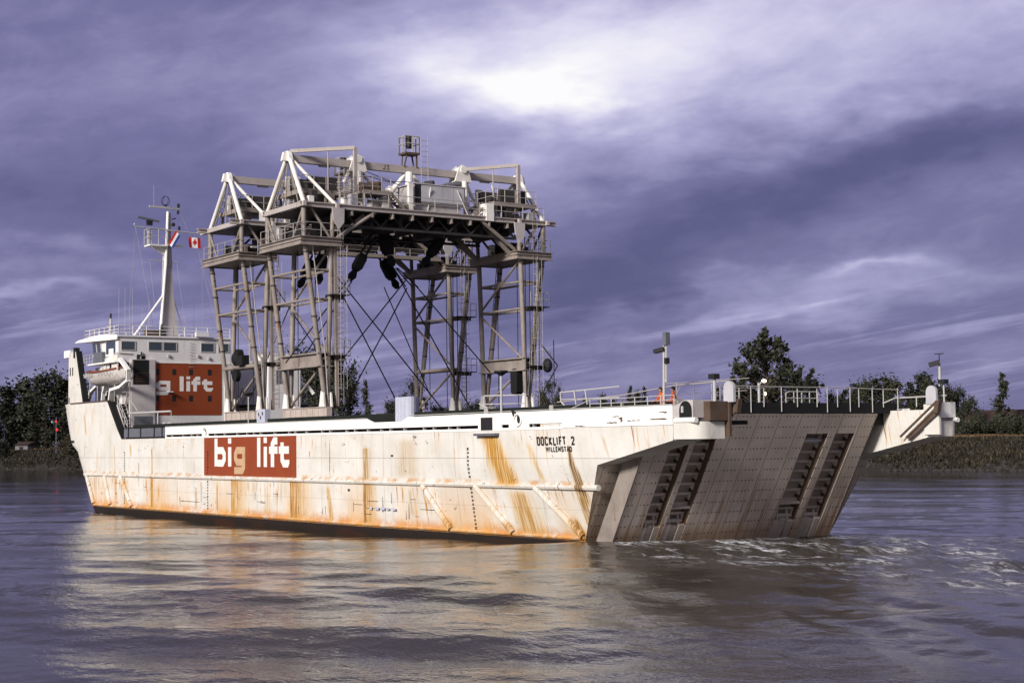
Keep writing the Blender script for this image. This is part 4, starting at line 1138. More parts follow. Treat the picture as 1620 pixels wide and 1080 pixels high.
# quarter lamp on the near wing, lamps along the ship
def deck_lamp(x, y, z0, z1, kind, lit=False, r=0.055):
    po = MB().tube((x, y, z0), (x, y, z1), r, 8, r * 0.8).build('lamp_post', 'railw', ship)
    hd = MB()
    if kind == 'dish':
        hd.tube((x, y, z1), (x, y, z1 + 0.22), 0.10, 10, 0.42); hd.tube((x, y, z1 + 0.22), (x, y, z1 + 0.30), 0.42, 10)
    elif kind == 'box':
        hd.box(x - 0.25, x + 0.2, y - 0.18, y + 0.18, z1, z1 + 0.25)
    elif kind == 'flood':
        hd.bar((x, y, z1 - 0.05), (x - 0.45, y - 0.35, z1 - 0.2), 0.45, 0.26); hd.tube((x, y, z1), (x, y, z1 + 0.4), 0.03, 5); hd.bar((x - 0.3, y, z1 + 0.42), (x + 0.3, y, z1 + 0.42), 0.05, 0.05)
    hd.build('lamp_head', 'lampon' if lit else 'dark', po)
deck_lamp(-43.8, 0.6, 7.0, 9.25, 'dish'); deck_lamp(-8.75, 0.6, 7.1, 9.35, 'dish', r=0.075)
deck_lamp(9.05, 1.4, 7.3, 8.45, 'box', r=0.09); deck_lamp(8.1, 19.0, 8.3, 9.7, 'flood', r=0.08); deck_lamp(8.45, 18.9, 7.4, 8.42, 'box', r=0.05)
# tall stern light mast
x, y = 5.6, 1.0
mp = MB(); mp.tube((x, y, 6.9), (x + 0.1, y, 10.3), 0.07, 8); mp.tube((x + 0.22, y, 8.4), (x + 0.28, y, 10.4), 0.05, 6); mp.bar((x, y, 8.5), (x + 0.3, y, 8.5), 0.05, 0.05)
mp = mp.build('light_mast', 'railw', ship)
MB().box(x + 0.15, x + 0.42, y - 0.14, y + 0.14, 10.3, 10.95).build('stern_light', 'slate', mp)
MB().bar((x + 0.15, y, 10.12), (x - 0.4, y - 0.2, 10.0), 0.35, 0.2).build('floodlight', 'dark', mp)
MB().box(x + 0.2, x + 0.4, y - 0.1, y + 0.1, 9.35, 9.65).build('small_light', 'dark', mp)
# lit deck lamp above the ramp
x, y = 3.6, 9.45
lp = MB().tube((x, y, 7.3), (x, y, 8.55), 0.075, 8).build('lamp_post', 'railw', ship)
MB().path([(x, y, 8.4), (x + 0.1, y + 0.1, 8.6), (x + 0.1, y + 0.25, 8.66)], 0.04, 5).build('lamp_arm', 'railw', lp)
MB().sphere((x + 0.1, y + 0.3, 8.66), 0.15, 10, (0.9, 1.0, 0.62)).build('lamp_glass', 'lampon', lp)
MB().sphere((x + 0.2, y + 0.28, 7.95), 0.065, 8, (1, 1, 1.6)).build('lower_lamp_glass', 'lampon', lp)
# rails
rl = MB(); rl.rail([(0.2, 0.35, 7.22), (3.0, 0.35, 7.22), (7.2, 0.35, 7.25)], 0.46, 1.1, 0.024, (1.0, 0.5)); rl.tube((-1.5, 0.35, 7.25), (0.2, 0.35, 7.68), 0.03, 5); rl.build('stern_handrail', 'railw', ship)
wr = MB()
wr.path([(-6.5, 3, 7.75), (-0.5, 3, 7.95), (4.0, 3.2, 8.35), (8.6, 2.6, 8.38)], 0.035, 5); wr.path([(1.2, 4.0, 7.5), (2.0, 4.0, 8.5), (9.4, 3.4, 8.5)], 0.02, 4)
for xx in (3.2, 4.6, 6.0): wr.tube((xx, 3.9, 7.4), (xx, 3.9, 8.5), 0.025, 5)
wr.tube((3.4, 3.4, 7.4), (4.4, 3.2, 8.35), 0.025, 5); wr.tube((1.5, 4.2, 7.9), (9, 3.6, 7.9), 0.016, 4); wr.build('guard_wire', 'rail', ship)
for yy, zz in [(5.55, 7.15), (6.9, 7.4), (7.75, 7.1), (8.7, 7.4), (10.0, 7.15), (11.2, 7.4), (12.7, 7.4), (13.5, 7.1), (14.3, 7.4), (15.3, 7.15), (16.0, 7.4), (17.1, 7.1), (18.0, 7.4), (19.2, 7.15)]:
    MB().tube((4.78, yy, zz - 0.2), (4.78, yy, 8.32 if zz < 7.3 else 8.22), 0.028, 6).build('ramp_stanchion', 'railw', ship)
wr = MB(); wr.path([(4.78, 5.0, 8.34), (4.78, 9.0, 8.30), (4.78, 14.0, 8.30), (4.78, 19.3, 8.22)], 0.028, 5); wr.path([(4.78, 5.0, 8.22), (4.78, 8.8, 8.2)], 0.02, 4); wr.path([(4.6, 5.0, 7.8), (4.6, 7.0, 7.78)], 0.018, 4); wr.build('ramp_guard_line', 'rail', ship)
ub = MB(); ub.path([(4.4, 10.7, 7.4), (4.4, 10.7, 7.98), (4.4, 10.95, 8.06), (4.4, 12.95, 8.06), (4.4, 13.15, 7.98), (4.4, 13.15, 7.4)], 0.034, 6); ub.tube((4.4, 10.7, 7.7), (4.4, 13.15, 7.7), 0.035, 5)
for yy in (11.3, 11.9, 12.5): ub.tube((4.4, yy, 7.4), (4.4, yy, 8.06), 0.035, 5)
ub.build('hatch_guard', 'railw', ship)
fr = MB(); fr.path([(3.4, 19.4, 7.45), (4.4, 19.4, 7.75), (8.2, 19.4, 7.78)], 0.045, 6)
for xx in (4.6, 6.0, 7.6): fr.tube((xx, 19.4, 7.2), (xx, 19.4, 7.76), 0.035, 5)
fr.build('wing_handrail', 'railw', ship)
g_ = MB(); g_.path([(-11.2, 1.0, 7.2), (-11.2, 1.0, 8.25), (-8.9, 2.4, 8.25), (-8.9, 2.4, 7.2)], 0.045, 6); g_.tube((-11.2, 1.0, 7.75), (-8.9, 2.4, 7.75), 0.03, 5); g_.build('ladder_guard', 'railw', ship)
g_ = MB(); g_.path([(-3.2, 1.2, 7.4), (-3.5, 1.1, 7.7), (-3.55, 1.1, 8.2), (-0.6, 3.0, 8.45)], 0.04, 6); g_.path([(-2.6, 1.5, 7.4), (-2.8, 1.5, 8.3)], 0.04, 5); g_.path([(-2.1, 1.9, 7.4), (-2.3, 1.9, 8.3)], 0.04, 5); g_.tube((-3.5, 1.1, 7.8), (-0.6, 3.0, 7.85), 0.03, 5); g_.build('hatch_rail', 'railw', ship)
# deck clutter peeping over the bulwark
for (xx, yy, w, h) in [(-10.6, 1.0, 0.9, 0.35), (-6.2, 1.2, 0.7, 0.22), (-3.9, 1.0, 0.9, 0.25), (6.9, 0.9, 0.35, 0.3), (2.5, 1.0, 0.5, 0.25)]:
    mb = MB(); mb.tube((xx - w / 2, yy, 7.25), (xx + w / 2, yy, 7.25), h * 0.7, 8); mb.box(xx - w * 0.2, xx + w * 0.2, yy - 0.3, yy + 0.3, 7.1, 7.25 + h); mb.build('mooring_bitt', 'rail', ship)
mw = MB(); mw.tube((-24.6, 1.4, 7.15), (-22.2, 1.4, 7.15), 0.34, 10); mw.box(-24.7, -24.3, 0.9, 1.9, 6.7, 7.5); mw.box(-22.4, -22.0, 0.9, 1.9, 6.7, 7.45); mw.build('mooring_winch', 'rail', ship)
jb = MB(); jb.box(-42.2, -40.75, 0.55, 1.0, 7.2, 8.2); jb = jb.build('control_box', 'pale', ship)
k_ = MB()
for dx_, dz_ in ((-0.4, 0.5), (0.25, 0.55), (-0.08, 0.25)): k_.box(-41.5 + dx_, -41.35 + dx_, 0.53, 0.55, 7.2 + dz_, 7.45 + dz_)
k_.build('control_dial', 'ink', jb)
# bundle of grey upright tubes in the bulwark notch
fb = thing('fender_bundle', (-20.2, 0.7, 6.2), 'bundle of pale grey upright tubes standing in the bulwark notch', 'fender')
for i, (dx_, dy_, r_) in enumerate([(-0.85, 0, 0.26), (-0.38, -0.12, 0.22), (0.02, -0.12, 0.2), (0.62, 0.0, 0.42), (0.1, 0.45, 0.4)]):
    MB().tube((-20.0 + dx_, 0.7 + dy_, 6.25), (-20.0 + dx_, 0.7 + dy_, 8.46), r_, 14).build('tube', 'pale', fb, smooth=False)

# ------------------------------------------------------------------ superstructure
X0 = -71.0
ac = MB(); ac.box(-84.0, X0, 2.6, 11.2, 6.2, 13.35); acc = ac.build('accommodation_block', 'house', ship)
pan = MB().box(X0, X0 + 0.03, 3.62, 10.3, 8.4, 13.25).build('lettered_panel', 'redpaint', ship)
aft_frame = lambda u_, v_, o: (X0 + 0.03 + o, u_, v_)
for ch, Xa, Xb in (('g', 165, 405), ('l', 560, 630), ('i', 675, 740), ('f', 765, 915), ('t', 945, 1135)):
    cv = lambda X: 3.62 + (X - 140) / 1145.0 * 6.68
    wch = {'i': .38, 'g': 1.38, 'l': .38, 'f': .90, 't': 1.18}[ch]
    big_word([(ch, cv(Xa))], aft_frame, (cv(Xb) - cv(Xa)) / wch, 0.95, 10.62, lambda c_, u_: 'letter', pan, 0.014)
for X in (182, 470, 755, 1075):
    for zc in (12.41, 9.95):
        yc = 3.62 + (X - 140) / 1145.0 * 6.68
        MB().box(X0 + 0.02, X0 + 0.042, yc - 0.19, yc + 0.19, zc - 0.27, zc + 0.27).build('panel_window', 'dark', pan)
MB().box(X0 + 0.03, X0 + 0.5, 4.85, 5.3, 10.50, 10.60).build('wall_lamp', 'letter', pan)
# exhaust casing at the port corner
MB().box(X0, X0 + 0.25, 1.35, 3.6, 6.2, 13.5).build('exhaust_casing', 'trunk', ship)
vn = MB(); vn.box(X0 + 0.25, X0 + 0.27, 1.5, 3.0, 11.2, 13.45); vn.build('casing_vent', 'black', ship)
vn = MB()
for i in range(7): vn.box(X0 + 0.27, X0 + 0.33, 1.75, 2.9, 11.35 + i * 0.15, 11.40 + i * 0.15)
vn.build('vent_louvre', 'rusty', ship)
ex = MB(); ex.tube((X0 - 0.1, 2.1, 13.3), (X0 - 0.1, 2.1, 13.95), 0.22, 8); ex.tube((X0 - 0.1, 2.6, 13.3), (X0 - 0.1, 2.6, 13.85), 0.18, 8); ex.tube((X0 + 0.1, 2.35, 13.3), (X0 + 0.1, 2.35, 14.2), 0.06, 6); ex.build('exhaust_pipe', 'black', ship)
pl_ = MB(); pl_.box(X0 + 0.26, X0 + 0.29, 1.6, 3.3, 6.6, 8.3); pl_.build('casing_door', 'slate', ship)
for (yy, za, zb) in [(1.25, 6.5, 13.2), (3.68, 6.5, 13.2), (10.55, 6.5, 13.2)]: MB().tube((X0 + 0.12, yy, za), (X0 + 0.12, yy, zb), 0.06, 6).build('drain_pipe', 'house', ship)
for (yy, zz) in [(2.3, 13.55), (5.0, 13.75), (7.9, 13.8), (9.0, 13.6)]: MB().box(X0 + 0.0, X0 + 0.14, yy - 0.08, yy + 0.08, zz, zz + 0.25).build('wall_fitting', 'rail', ship)
# wheelhouse
wh = MB()
wh.prism([(X0, 0.2, 13.36), (X0, 11.2, 13.36), (X0, 11.2, 15.55), (X0, 0.2, 15.55)], (-0.16, 0, 0))
wh.prism([(X0 - 0.16, 0.2, 13.36), (-77.0, 0.2, 13.36), (-78.0, 0.2, 15.5), (X0 - 0.16, 0.2, 15.5)], (0, 0.14, 0))
wh.prism([(-77.0, 0.2, 13.36), (-77.0, 11.2, 13.36), (-78.0, 11.2, 15.5), (-78.0, 0.2, 15.5)], (-0.14, 0, 0))
wh.prism([(X0 - 0.16, 11.06, 13.36), (-77.0, 11.06, 13.36), (-78.0, 11.06, 15.5), (X0 - 0.16, 11.06, 15.5)], (0, 0.14, 0))
whl = wh.build('wheelhouse', 'house', ship)
MB().box(-78.2, X0 + 0.05, -0.2, 11.4, 13.22, 13.35).build('bridge_deck', 'white', ship)
rf = MB(); rf.prism([(X0 + 0.12, 0.05, 15.56), (-80.6, -0.35, 15.56), (-80.6, 11.6, 15.56), (X0 + 0.12, 11.35, 15.56)], (0, 0, 0.16)); rf.build('wheelhouse_roof', 'house', ship)
vz = MB(); vz.prism([(-80.9, -0.55, 15.52), (X0 + 0.1, -0.05, 15.3), (X0 + 0.1, 0.0, 15.75), (-75.2, -0.1, 15.98), (-80.4, -0.35, 15.75)], (0, 0.12, 0)); vz.build('roof_visor', 'white', ship)
for (ya, yb) in ((0.5, 1.75), (3.1, 4.35), (4.55, 5.75), (8.25, 9.5), (10.0, 11.0)):
    w_ = MB(); w_.box(X0 - 0.0, X0 + 0.02, ya, yb, 14.38, 15.12); w_ = w_.build('window', 'glass', whl)
    f_ = MB(); f_.box(X0, X0 + 0.05, ya - 0.07, yb + 0.07, 15.12, 15.19); f_.box(X0, X0 + 0.05, ya - 0.07, yb + 0.07, 14.31, 14.38); f_.box(X0, X0 + 0.05, ya - 0.07, ya, 14.38, 15.12); f_.box(X0, X0 + 0.05, yb, yb + 0.07, 14.38, 15.12); f_.build('window_frame', 'railw', w_)
w_ = MB(); w_.box(-74.2, -71.8, 0.17, 0.2, 14.1, 15.2); w_.build('window', 'glass', whl)
w_ = MB(); w_.box(-73.4, -72.2, 0.14, 0.17, 13.5, 14.55); w_.build('side_locker', 'white', whl)
w_ = MB(); w_.prism([(-76.4, 0.17, 14.2), (-75.4, 0.17, 14.2), (-75.75, 0.17, 15.2), (-76.75, 0.17, 15.2)], (0, 0.03, 0)); w_.prism([(-77.6, 0.17, 14.2), (-76.65, 0.17, 14.2), (-77.0, 0.17, 15.2), (-77.9, 0.17, 15.2)], (0, 0.03, 0)); w_.build('window', 'glass', whl)
fr_ = MB()
for a in ((-76.52, -75.28), (-77.75, -76.55)):
    pass
fr_.prism([(-75.36, 0.14, 14.1), (-75.22, 0.14, 14.1), (-75.6, 0.14, 15.3), (-75.74, 0.14, 15.3)], (0, 0.05, 0)); fr_.prism([(-77.8, 0.14, 14.08), (-75.22, 0.14, 14.08), (-75.26, 0.14, 14.2), (-77.76, 0.14, 14.2)], (0, 0.05, 0)); fr_.prism([(-76.62, 0.14, 14.2), (-76.44, 0.14, 14.2), (-76.78, 0.14, 15.25), (-76.96, 0.14, 15.25)], (0, 0.05, 0)); fr_.build('window_frame', 'railw', whl)
# rungs on the aft wall
rg = MB()
for z in np.arange(12.9, 15.3, 0.28): rg.bar((X0 + 0.08, 7.0, z), (X0 + 0.08, 7.5, z), 0.03, 0.03)
rg.build('wall_rung', 'rail', ship)
MB().box(X0, X0 + 0.35, 7.6, 8.9, 15.75, 16.15).build('roof_locker', 'house', ship)
# roof rails and gear
rl = MB(); rl.rail([(-79.8, 0.1, 15.72), (X0 - 0.1, 0.3, 15.72), (X0 - 0.1, 5.5, 15.72)], 0.9, 1.25, 0.028, (1.0, 0.62, 0.3)); rl.rail([(X0 - 0.1, 5.5, 15.72), (X0 - 0.1, 11.2, 15.72)], 0.9, 1.25, 0.028, (1.0, 0.62, 0.3)); rl.rail([(-79.8, 0.1, 15.72), (-79.8, 11, 15.72)], 0.9, 1.4, 0.028, (1.0, 0.5)); rl.build('roof_railing', 'gwhite', ship)
sd_ = MB(); sd_.tube((-75.0, 0.9, 15.7), (-75.0, 0.9, 17.0), 0.12, 8); sd_.tube((-75.0, 0.9, 17.0), (-75.0, 0.9, 17.6), 0.16, 8, 0.08); sd_.bar((-75.0, 0.6, 16.8), (-75.0, 1.2, 16.8), 0.1, 0.1); sd_.build('compass_post', 'railw', ship)
MB().tube((-75.0, 0.9, 17.5), (-75.0, 0.9, 18.0), 0.09, 8).build('compass_lamp', 'dark', ship)
MB().box(-72.6, -72.2, 3.2, 4.6, 15.85, 16.35).build('raft_cradle', 'rusty', ship)
wc = MB(); wc.tube((-72.4, 4.6, 16.2), (-72.4, 5.2, 16.2), 0.25, 8); wc.tube((-72.4, 4.9, 16.2), (-72.4, 4.9, 16.9), 0.12, 8); wc.box(-72.6, -72.2, 4.55, 5.25, 15.72, 16.0); wc.build('roof_winch', 'dark', ship)
an = MB()
for (xx, yy, h_) in [(-78.6, 3.0, 5.2), (-77.5, 3.2, 5.0), (-77.9, 3.8, 3.5), (-73.0, 3.2, 2.8), (-74.6, 9.0, 4.2), (-79, 4.5, 5.2), (-76.5, 5.2, 3.8)]:
    an.tube((xx, yy, 15.7), (xx, yy, 15.7 + h_), 0.022, 5, 0.010)
an.build('whip_antenna', 'railw', ship)
# starboard casing, farther house, starboard davit
sc_ = MB(); sc_.box(-79.5, -71.3, 15.3, 18.7, 6.2, 13.8); sc_ = sc_.build('starboard_casing', 'house', ship)
lv = MB(); lv.box(-71.3, -71.27, 16.05, 17.35, 11.45, 12.75); lv.build('casing_louvre', 'slate', sc_)
MB().box(-75.4, -72.4, 15.6, 18.0, 13.8, 14.4).build('casing_top', 'house', ship)
MB().tube((-77.5, 16.2, 13.8), (-77.5, 16.2, 18.2), 0.13, 8).build('funnel_pipe', 'trunk', ship)
dv = MB(); dv.path([(-72, 18.9, 11.6), (-72, 19.9, 11.2), (-71.8, 20.4, 10.5)], 0.2, 8); dv.build('lifeboat_davit', 'white', ship)
# port side forward: slanted screen with a dark edge
scn = MB(); scn.prism([(-84.5, 0.06, 9.75), (-80.2, 0.06, 9.75), (-82.3, 0.06, 14.8), (-84.4, 0.06, 14.75)], (0, 0.16, 0)); scn = scn.build('bow_screen', 'hull', ship)
MB().prism([(-80.2, 0.03, 9.75), (-79.85, 0.03, 9.75), (-81.95, 0.03, 14.85), (-82.3, 0.03, 14.85)], (0, 0.5, 0)).build('screen_edge', 'black', scn)
sl_ = MB()
for xx in (-84.0, -83.3): sl_.box(xx, xx + 0.22, 0.03, 0.06, 12.5, 13.3)
sl_.box(-84.3, -84.1, 0.03, 0.06, 9.8, 10.4); sl_.build('screen_slit', 'dark', scn)
MB().box(-86.0, -84.2, 0.1, 0.8, 14.35, 15.05).build('screen_light_box', 'white', scn)
MB().box(-82.9, -82.5, 0.0, 0.5, 14.2, 15.2).build('screen_block', 'dark', scn)
# inner deck wall, ladder, boat deck
MB().box(-82.5, -72.0, 2.4, 2.58, 9.45, 13.2).build('boat_deck_wall', 'house', ship)
MB().box(-83.0, -72.6, 0.4, 2.4, 9.3, 9.44).build('boat_deck', 'deck', ship)
MB().ladder((-80.9, 2.3, 9.6), (-80.9, 2.3, 13.4), (1, 0, 0), 0.6, 0.4, 0.03).build('deck_ladder', 'rail', ship)
rl = MB(); rl.rail([(-81.5, 0.6, 13.35), (-78.3, 0.3, 13.35)], 1.0, 1.0, 0.03, (1.0, 0.66, 0.33)); rl.build('wing_railing', 'railw', ship)
lk = MB(); lk.box(-76.6, -74.4, -0.15, 0.15, 13.36, 14.35); lk.build('screen_locker', 'slate', ship)
# stairs from the forecastle to the main deck, gate, boom
MB().stairs((-72.4, 1.0, 9.4), (-69.9, 1.0, 6.4), (0, 1, 0), 0.8, 9).build('deck_stairs', 'trunk', ship)
gt = MB(); gt.box(-69.3, -59.3, 0.12, 0.16, 6.25, 7.1); gt = gt.build('side_bulwark_gate', 'slate', ship)
gf_ = MB()
for xx in (-68.2, -65.2, -62.0, -60.2): gf_.box(xx, xx + 0.14, 0.06, 0.12, 6.2, 7.3)
gf_.box(-68.6, -59.6, 0.05, 0.12, 7.14, 7.26); gf_.box(-68.6, -59.6, 0.04, 0.12, 6.2, 6.36); gf_.build('gate_frame', 'black', gt)
bm = MB(); bm.tube((-70.2, 1.0, 8.55), (-60.4, 1.0, 8.5), 0.09, 8); bm.tube((-63.4, 1.0, 6.3), (-63.4, 1.0, 8.5), 0.07, 8); bm.path([(-60.4, 1.0, 8.5), (-60.2, 1.0, 6.8)], 0.03, 5); bm.build('mooring_boom', 'railw', ship)
rp_ = MB()
for k in range(4): rp_.sphere((-62.6 + 0.55 * k, 1.1, 7.25 + 0.1 * (k % 2)), 0.3, 8, (1.1, 1, 0.8))
rp_.build('rope_heap', 'trunk', ship)
# davits
def davit(pts, w):
    mb = MB()
    for a, b in zip(pts, pts[1:]):
        v_ = (Vector(b) - Vector(a)).normalized() * w * 0.7
        mb.bar(Vector(a) - v_, Vector(b) + v_, w * 1.3, w * 2.0, (0, 1, 0))
    return mb
for i, pts in enumerate([[(-71.6, 0.7, 13.7), (-71.2, 0.4, 13.6), (-68.9, 0.35, 12.4), (-69.2, 0.45, 11.5), (-71.3, 0.55, 11.0), (-74.2, 0.7, 10.8), (-74.9, 0.8, 9.5)],
                         [(-76.0, 0.75, 11.2), (-76.6, 0.8, 10.6), (-76.9, 0.8, 9.5)],
                         [(-78.2, 0.7, 11.3), (-80.0, 0.75, 10.8), (-81.2, 0.8, 9.5)]]):
    davit(pts, 0.19 if i == 0 else 0.16).build('lifeboat_davit', 'white', ship)
fl_ = MB()
for p0, p1 in [((-71.0, 0.6, 13.5), (-72.2, 0.5, 12.6)), ((-79.5, 0.6, 12.7), (-79.8, 0.7, 10.9)), ((-68.9, 0.5, 11.3), (-70.3, 0.9, 8.4)), ((-70.3, 0.9, 10.0), (-68.0, 0.9, 8.7))]: fl_.tube(p0, p1, 0.04, 5)
fl_.build('boat_fall', 'rail', ship)
MB().rail([(-72.6, 0.7, 9.3), (-70.0, 0.7, 6.9)], 0.9, 1.0, 0.03, (1.0, 0.5)).build('stair_rail', 'railw', ship)

for (xx, yy, zz, q, h_, mt_) in [(-79.6, 2.0, 9.45, .4, 1.0, 'dark'), (-78.3, 2.1, 9.45, .5, 1.3, 'black'), (-77.2, 1.9, 9.45, .5, 0.9, 'dark'), (-73.4, 1.8, 9.45, .45, 1.2, 'trunk'), (-75.9, 2.2, 11.6, .25, .5, 'rusty'), (-79.2, 2.3, 12.2, .3, .4, 'trunk'), (-74.0, 2.2, 12.4, .3, .6, 'slate')]:
    MB().box(xx - q, xx + q, yy - .2, yy + .2, zz, zz + h_).build('deck_locker', mt_, ship)
for (a, b) in [((-77.4, .5, 9.5), (-77.4, .5, 12.2)), ((-73.2, .6, 9.5), (-72.9, .6, 13.2)), ((-80.2, .6, 9.9), (-79.2, .5, 12.5)), ((-72.0, 1.2, 9.4), (-70.2, 1.2, 12.8)), ((-76.2, 1.4, 13.2), (-77.6, 1.2, 11.9))]: MB().tube(a, b, 0.045, 6).build('deck_strut', 'trunk', ship)
# lifeboat hanging in the davits
lb = thing('lifeboat', (-75.3, 0.55, 11.35), 'open white lifeboat with a rust red gunwale hanging in the port davits', 'lifeboat')
V_, F_ = [], []; NS, NP = 15, 9
for i in range(NS):
    t = i / (NS - 1) * 2 - 1; xx = -75.3 + 4.6 * t; w_ = 1.15 * (1 - abs(t) ** 2.6) ** 0.6 + 0.02; top = 12.50 + 0.28 * abs(t) ** 2.5; keel = 11.25 + 0.55 * abs(t) ** 3.5
    for j in range(NP):
        a = math.pi * j / (NP - 1); V_.append((xx, 0.75 - w_ * math.cos(a), top - (top - keel) * math.sin(a) ** 0.8))
for i in range(NS - 1):
    for j in range(NP - 1):
        a = i * NP + j; F_.append((a, a + 1, a + NP + 1, a + NP))
V_ = [(x - lb.location.x, y - lb.location.y, z - lb.location.z) for x, y, z in V_]
mesh_obj('boat_hull', V_, F_, 'boat', lb, smooth=True)
gw = MB(); pts = []
for i in range(NS):
    t = i / (NS - 1) * 2 - 1; pts.append((-75.3 + 4.6 * t, 0.75 - (1.15 * (1 - abs(t) ** 2.6) ** 0.6 + 0.05), 12.50 + 0.28 * abs(t) ** 2.5))
gw.path(pts, 0.09, 6); gw.path([(x, 1.5 - y, z) for x, y, z in pts], 0.09, 6); gw.build('gunwale', 'rim', lb)
gl = MB()
for i in range(7):
    a = -79.0 + i * 0.55; q = -78.8 + i * 0.55
    gl.path([(a, -0.28 - 0.12 * math.sin(i * 0.5), 12.45), (a + 0.27, -0.30 - 0.12 * math.sin(i * 0.5), 12.05), (a + 0.54, -0.28 - 0.12 * math.sin(i * 0.5), 12.45)], 0.045, 5)
for i in range(6):
    a = -75.0 + i * 0.75; gl.path([(a, -0.42, 12.45), (a + 0.37, -0.40, 12.1), (a + 0.75, -0.42, 12.45)], 0.022, 4)
gl.build('grab_line', 'railw', lb)
cv = MB(); cv.prism([(-74.6, 0.2, 13.75), (-70.9, 0.2, 14.05), (-70.9, 1.4, 14.0), (-74.6, 1.4, 13.7)], (0, 0, 0.08)); cv.prism([(-72.6, 0.12, 12.5), (-71.0, 0.12, 12.6), (-71.0, 0.12, 14.0), (-72.6, 0.12, 13.8)], (0, 0.08, 0)); cv.prism([(-74.5, 0.12, 12.5), (-74.1, 0.12, 12.5), (-74.1, 0.12, 13.75), (-74.5, 0.12, 13.7)], (0, 0.08, 0)); cv.build('canopy', 'canopy', lb)
MB().box(-74.1, -72.6, 0.5, 1.2, 12.5, 13.7).build('boat_engine_cover', 'dark', lb)

# ------------------------------------------------------------------ mast
XM = -73.2
ms = MB()
yc = 5.75
def mp_(y, z): return (XM, y, z)
ms.prism([(XM, 5.15, 15.7), (XM, 6.95, 15.7), (XM, 6.35, 20.0), (XM, 6.15, 24.6), (XM, 5.5, 24.6), (XM, 5.38, 20.0)], (-0.5, 0, 0)); mast = ms.build('mast', 'trunk', ship)
t_ = MB(); t_.tube((XM + 0.12, 5.0, 15.7), (XM + 0.12, 5.55, 22.5), 0.16, 8, 0.13); t_.tube((XM + 0.12, 5.55, 22.5), (XM + 0.12, 5.75, 27.7), 0.16, 8, 0.14); t_.build('mast_tube', 'white', mast)
t_ = MB(); t_.tube((XM - 0.1, 5.95, 22.5), (XM - 0.1, 5.95, 27.6), 0.22, 8, 0.18); t_.build('mast_pole', 'trunk', mast)
t_ = MB(); t_.tube((XM + 0.1, 5.35, 19.8), (XM + 0.3, 2.35, 15.75), 0.11, 8); t_.tube((XM - 0.3, 6.2, 20.5), (XM - 0.3, 7.7, 15.75), 0.06, 6); t_.build('mast_stay', 'white', mast)
pf = MB(); pf.box(XM - 1.0, XM + 0.5, 3.85, 5.6, 24.35, 24.47); pf.box(XM - 0.5, XM + 0.4, 5.6, 7.3, 24.45, 24.55); pf.prism([(XM, 4.2, 24.35), (XM, 5.6, 24.35), (XM, 5.6, 23.5)], (-0.3, 0, 0)); pf.build('radar_platform', 'white', mast)
MB().rail([(XM + 0.5, 5.5, 24.47), (XM + 0.5, 3.85, 24.47), (XM - 1.0, 3.85, 24.47)], 1.5, 0.8, 0.03, (1.0, 0.5)).build('platform_railing', 'railw', mast)
MB().box(XM - 0.6, XM - 0.2, 4.0, 4.3, 24.5, 25.9).build('radar_pedestal', 'railw', mast)
MB().bar((XM - 0.2, 2.9, 27.05), (XM - 0.2, 5.0, 26.75), 0.25, 0.16).build('radar_scanner', 'slate', mast)
MB().box(XM - 0.4, XM, 3.8, 4.3, 26.35, 26.8).build('radar_gearbox', 'dark', mast)
yd = MB(); yd.tube((XM + 0.3, 2.45, 26.05), (XM + 0.3, 9.15, 25.75), 0.06, 6); yd.tube((XM, 3.95, 23.0), (XM, 6.75, 22.95), 0.05, 6); yd.bar((XM, 3.95, 28.1), (XM, 6.95, 28.05), 0.2, 0.16); yd.build('yard', 'railw', mast)
ed = MB(); ed.sphere((XM + 0.3, 2.4, 26.25), 0.11, 8); ed.sphere((XM + 0.3, 9.2, 25.95), 0.11, 8); ed.build('yard_lamp', 'railw', mast)
ld_ = MB(); ld_.tube((XM, 6.85, 28.15), (XM, 6.85, 28.55), 0.13, 8); ld_.tube((XM, 6.8, 27.55), (XM, 6.8, 27.9), 0.11, 8); ld_.sphere((XM + 0.2, 6.25, 26.5), 0.2, 8); ld_.tube((XM + 0.2, 6.85, 26.0), (XM + 0.2, 6.85, 26.35), 0.12, 8); ld_.bar((XM, 6.2, 27.0), (XM, 6.6, 27.15), 0.1, 0.1); ld_.build('mast_light', 'dark', mast)
ra = MB(); n = 18
ra.path([(XM, 5.55 + 0.42 * math.cos(2 * math.pi * i / n), 28.72 + 0.46 * math.sin(2 * math.pi * i / n)) for i in range(n + 1)], 0.03, 5); ra.path([(XM + 0.42 * math.cos(2 * math.pi * i / n), 5.55 + 0.1 * math.cos(2 * math.pi * i / n), 28.72 + 0.46 * math.sin(2 * math.pi * i / n)) for i in range(n + 1)], 0.03, 5); ra.tube((XM, 5.55, 28.1), (XM, 5.55, 28.4), 0.1, 8); ra.build('loop_aerial', 'dark', mast)
MB().tube((XM, 4.4, 28.1), (XM, 4.4, 30.1), 0.016, 5).build('mast_whip', 'railw', mast)
hy = MB()
for a, b in [((XM + 0.3, 2.5, 26.0), (XM, 1.9, 16.6)), ((XM + 0.3, 2.5, 26.0), (XM, 4.4, 16.6)), ((XM + 0.3, 9.1, 25.7), (XM, 9.3, 16.6)), ((XM + 0.3, 8.3, 25.8), (XM, 11.0, 16.0)), ((XM, 6.9, 28.0), (XM, 11.2, 18.5)), ((XM, 6.7, 22.9), (XM, 7.6, 16.6)), ((XM, 4.0, 23.0), (XM, 4.6, 18))]: hy.tube(a, b, 0.012, 4)
hy.build('halyard', 'rail', mast)


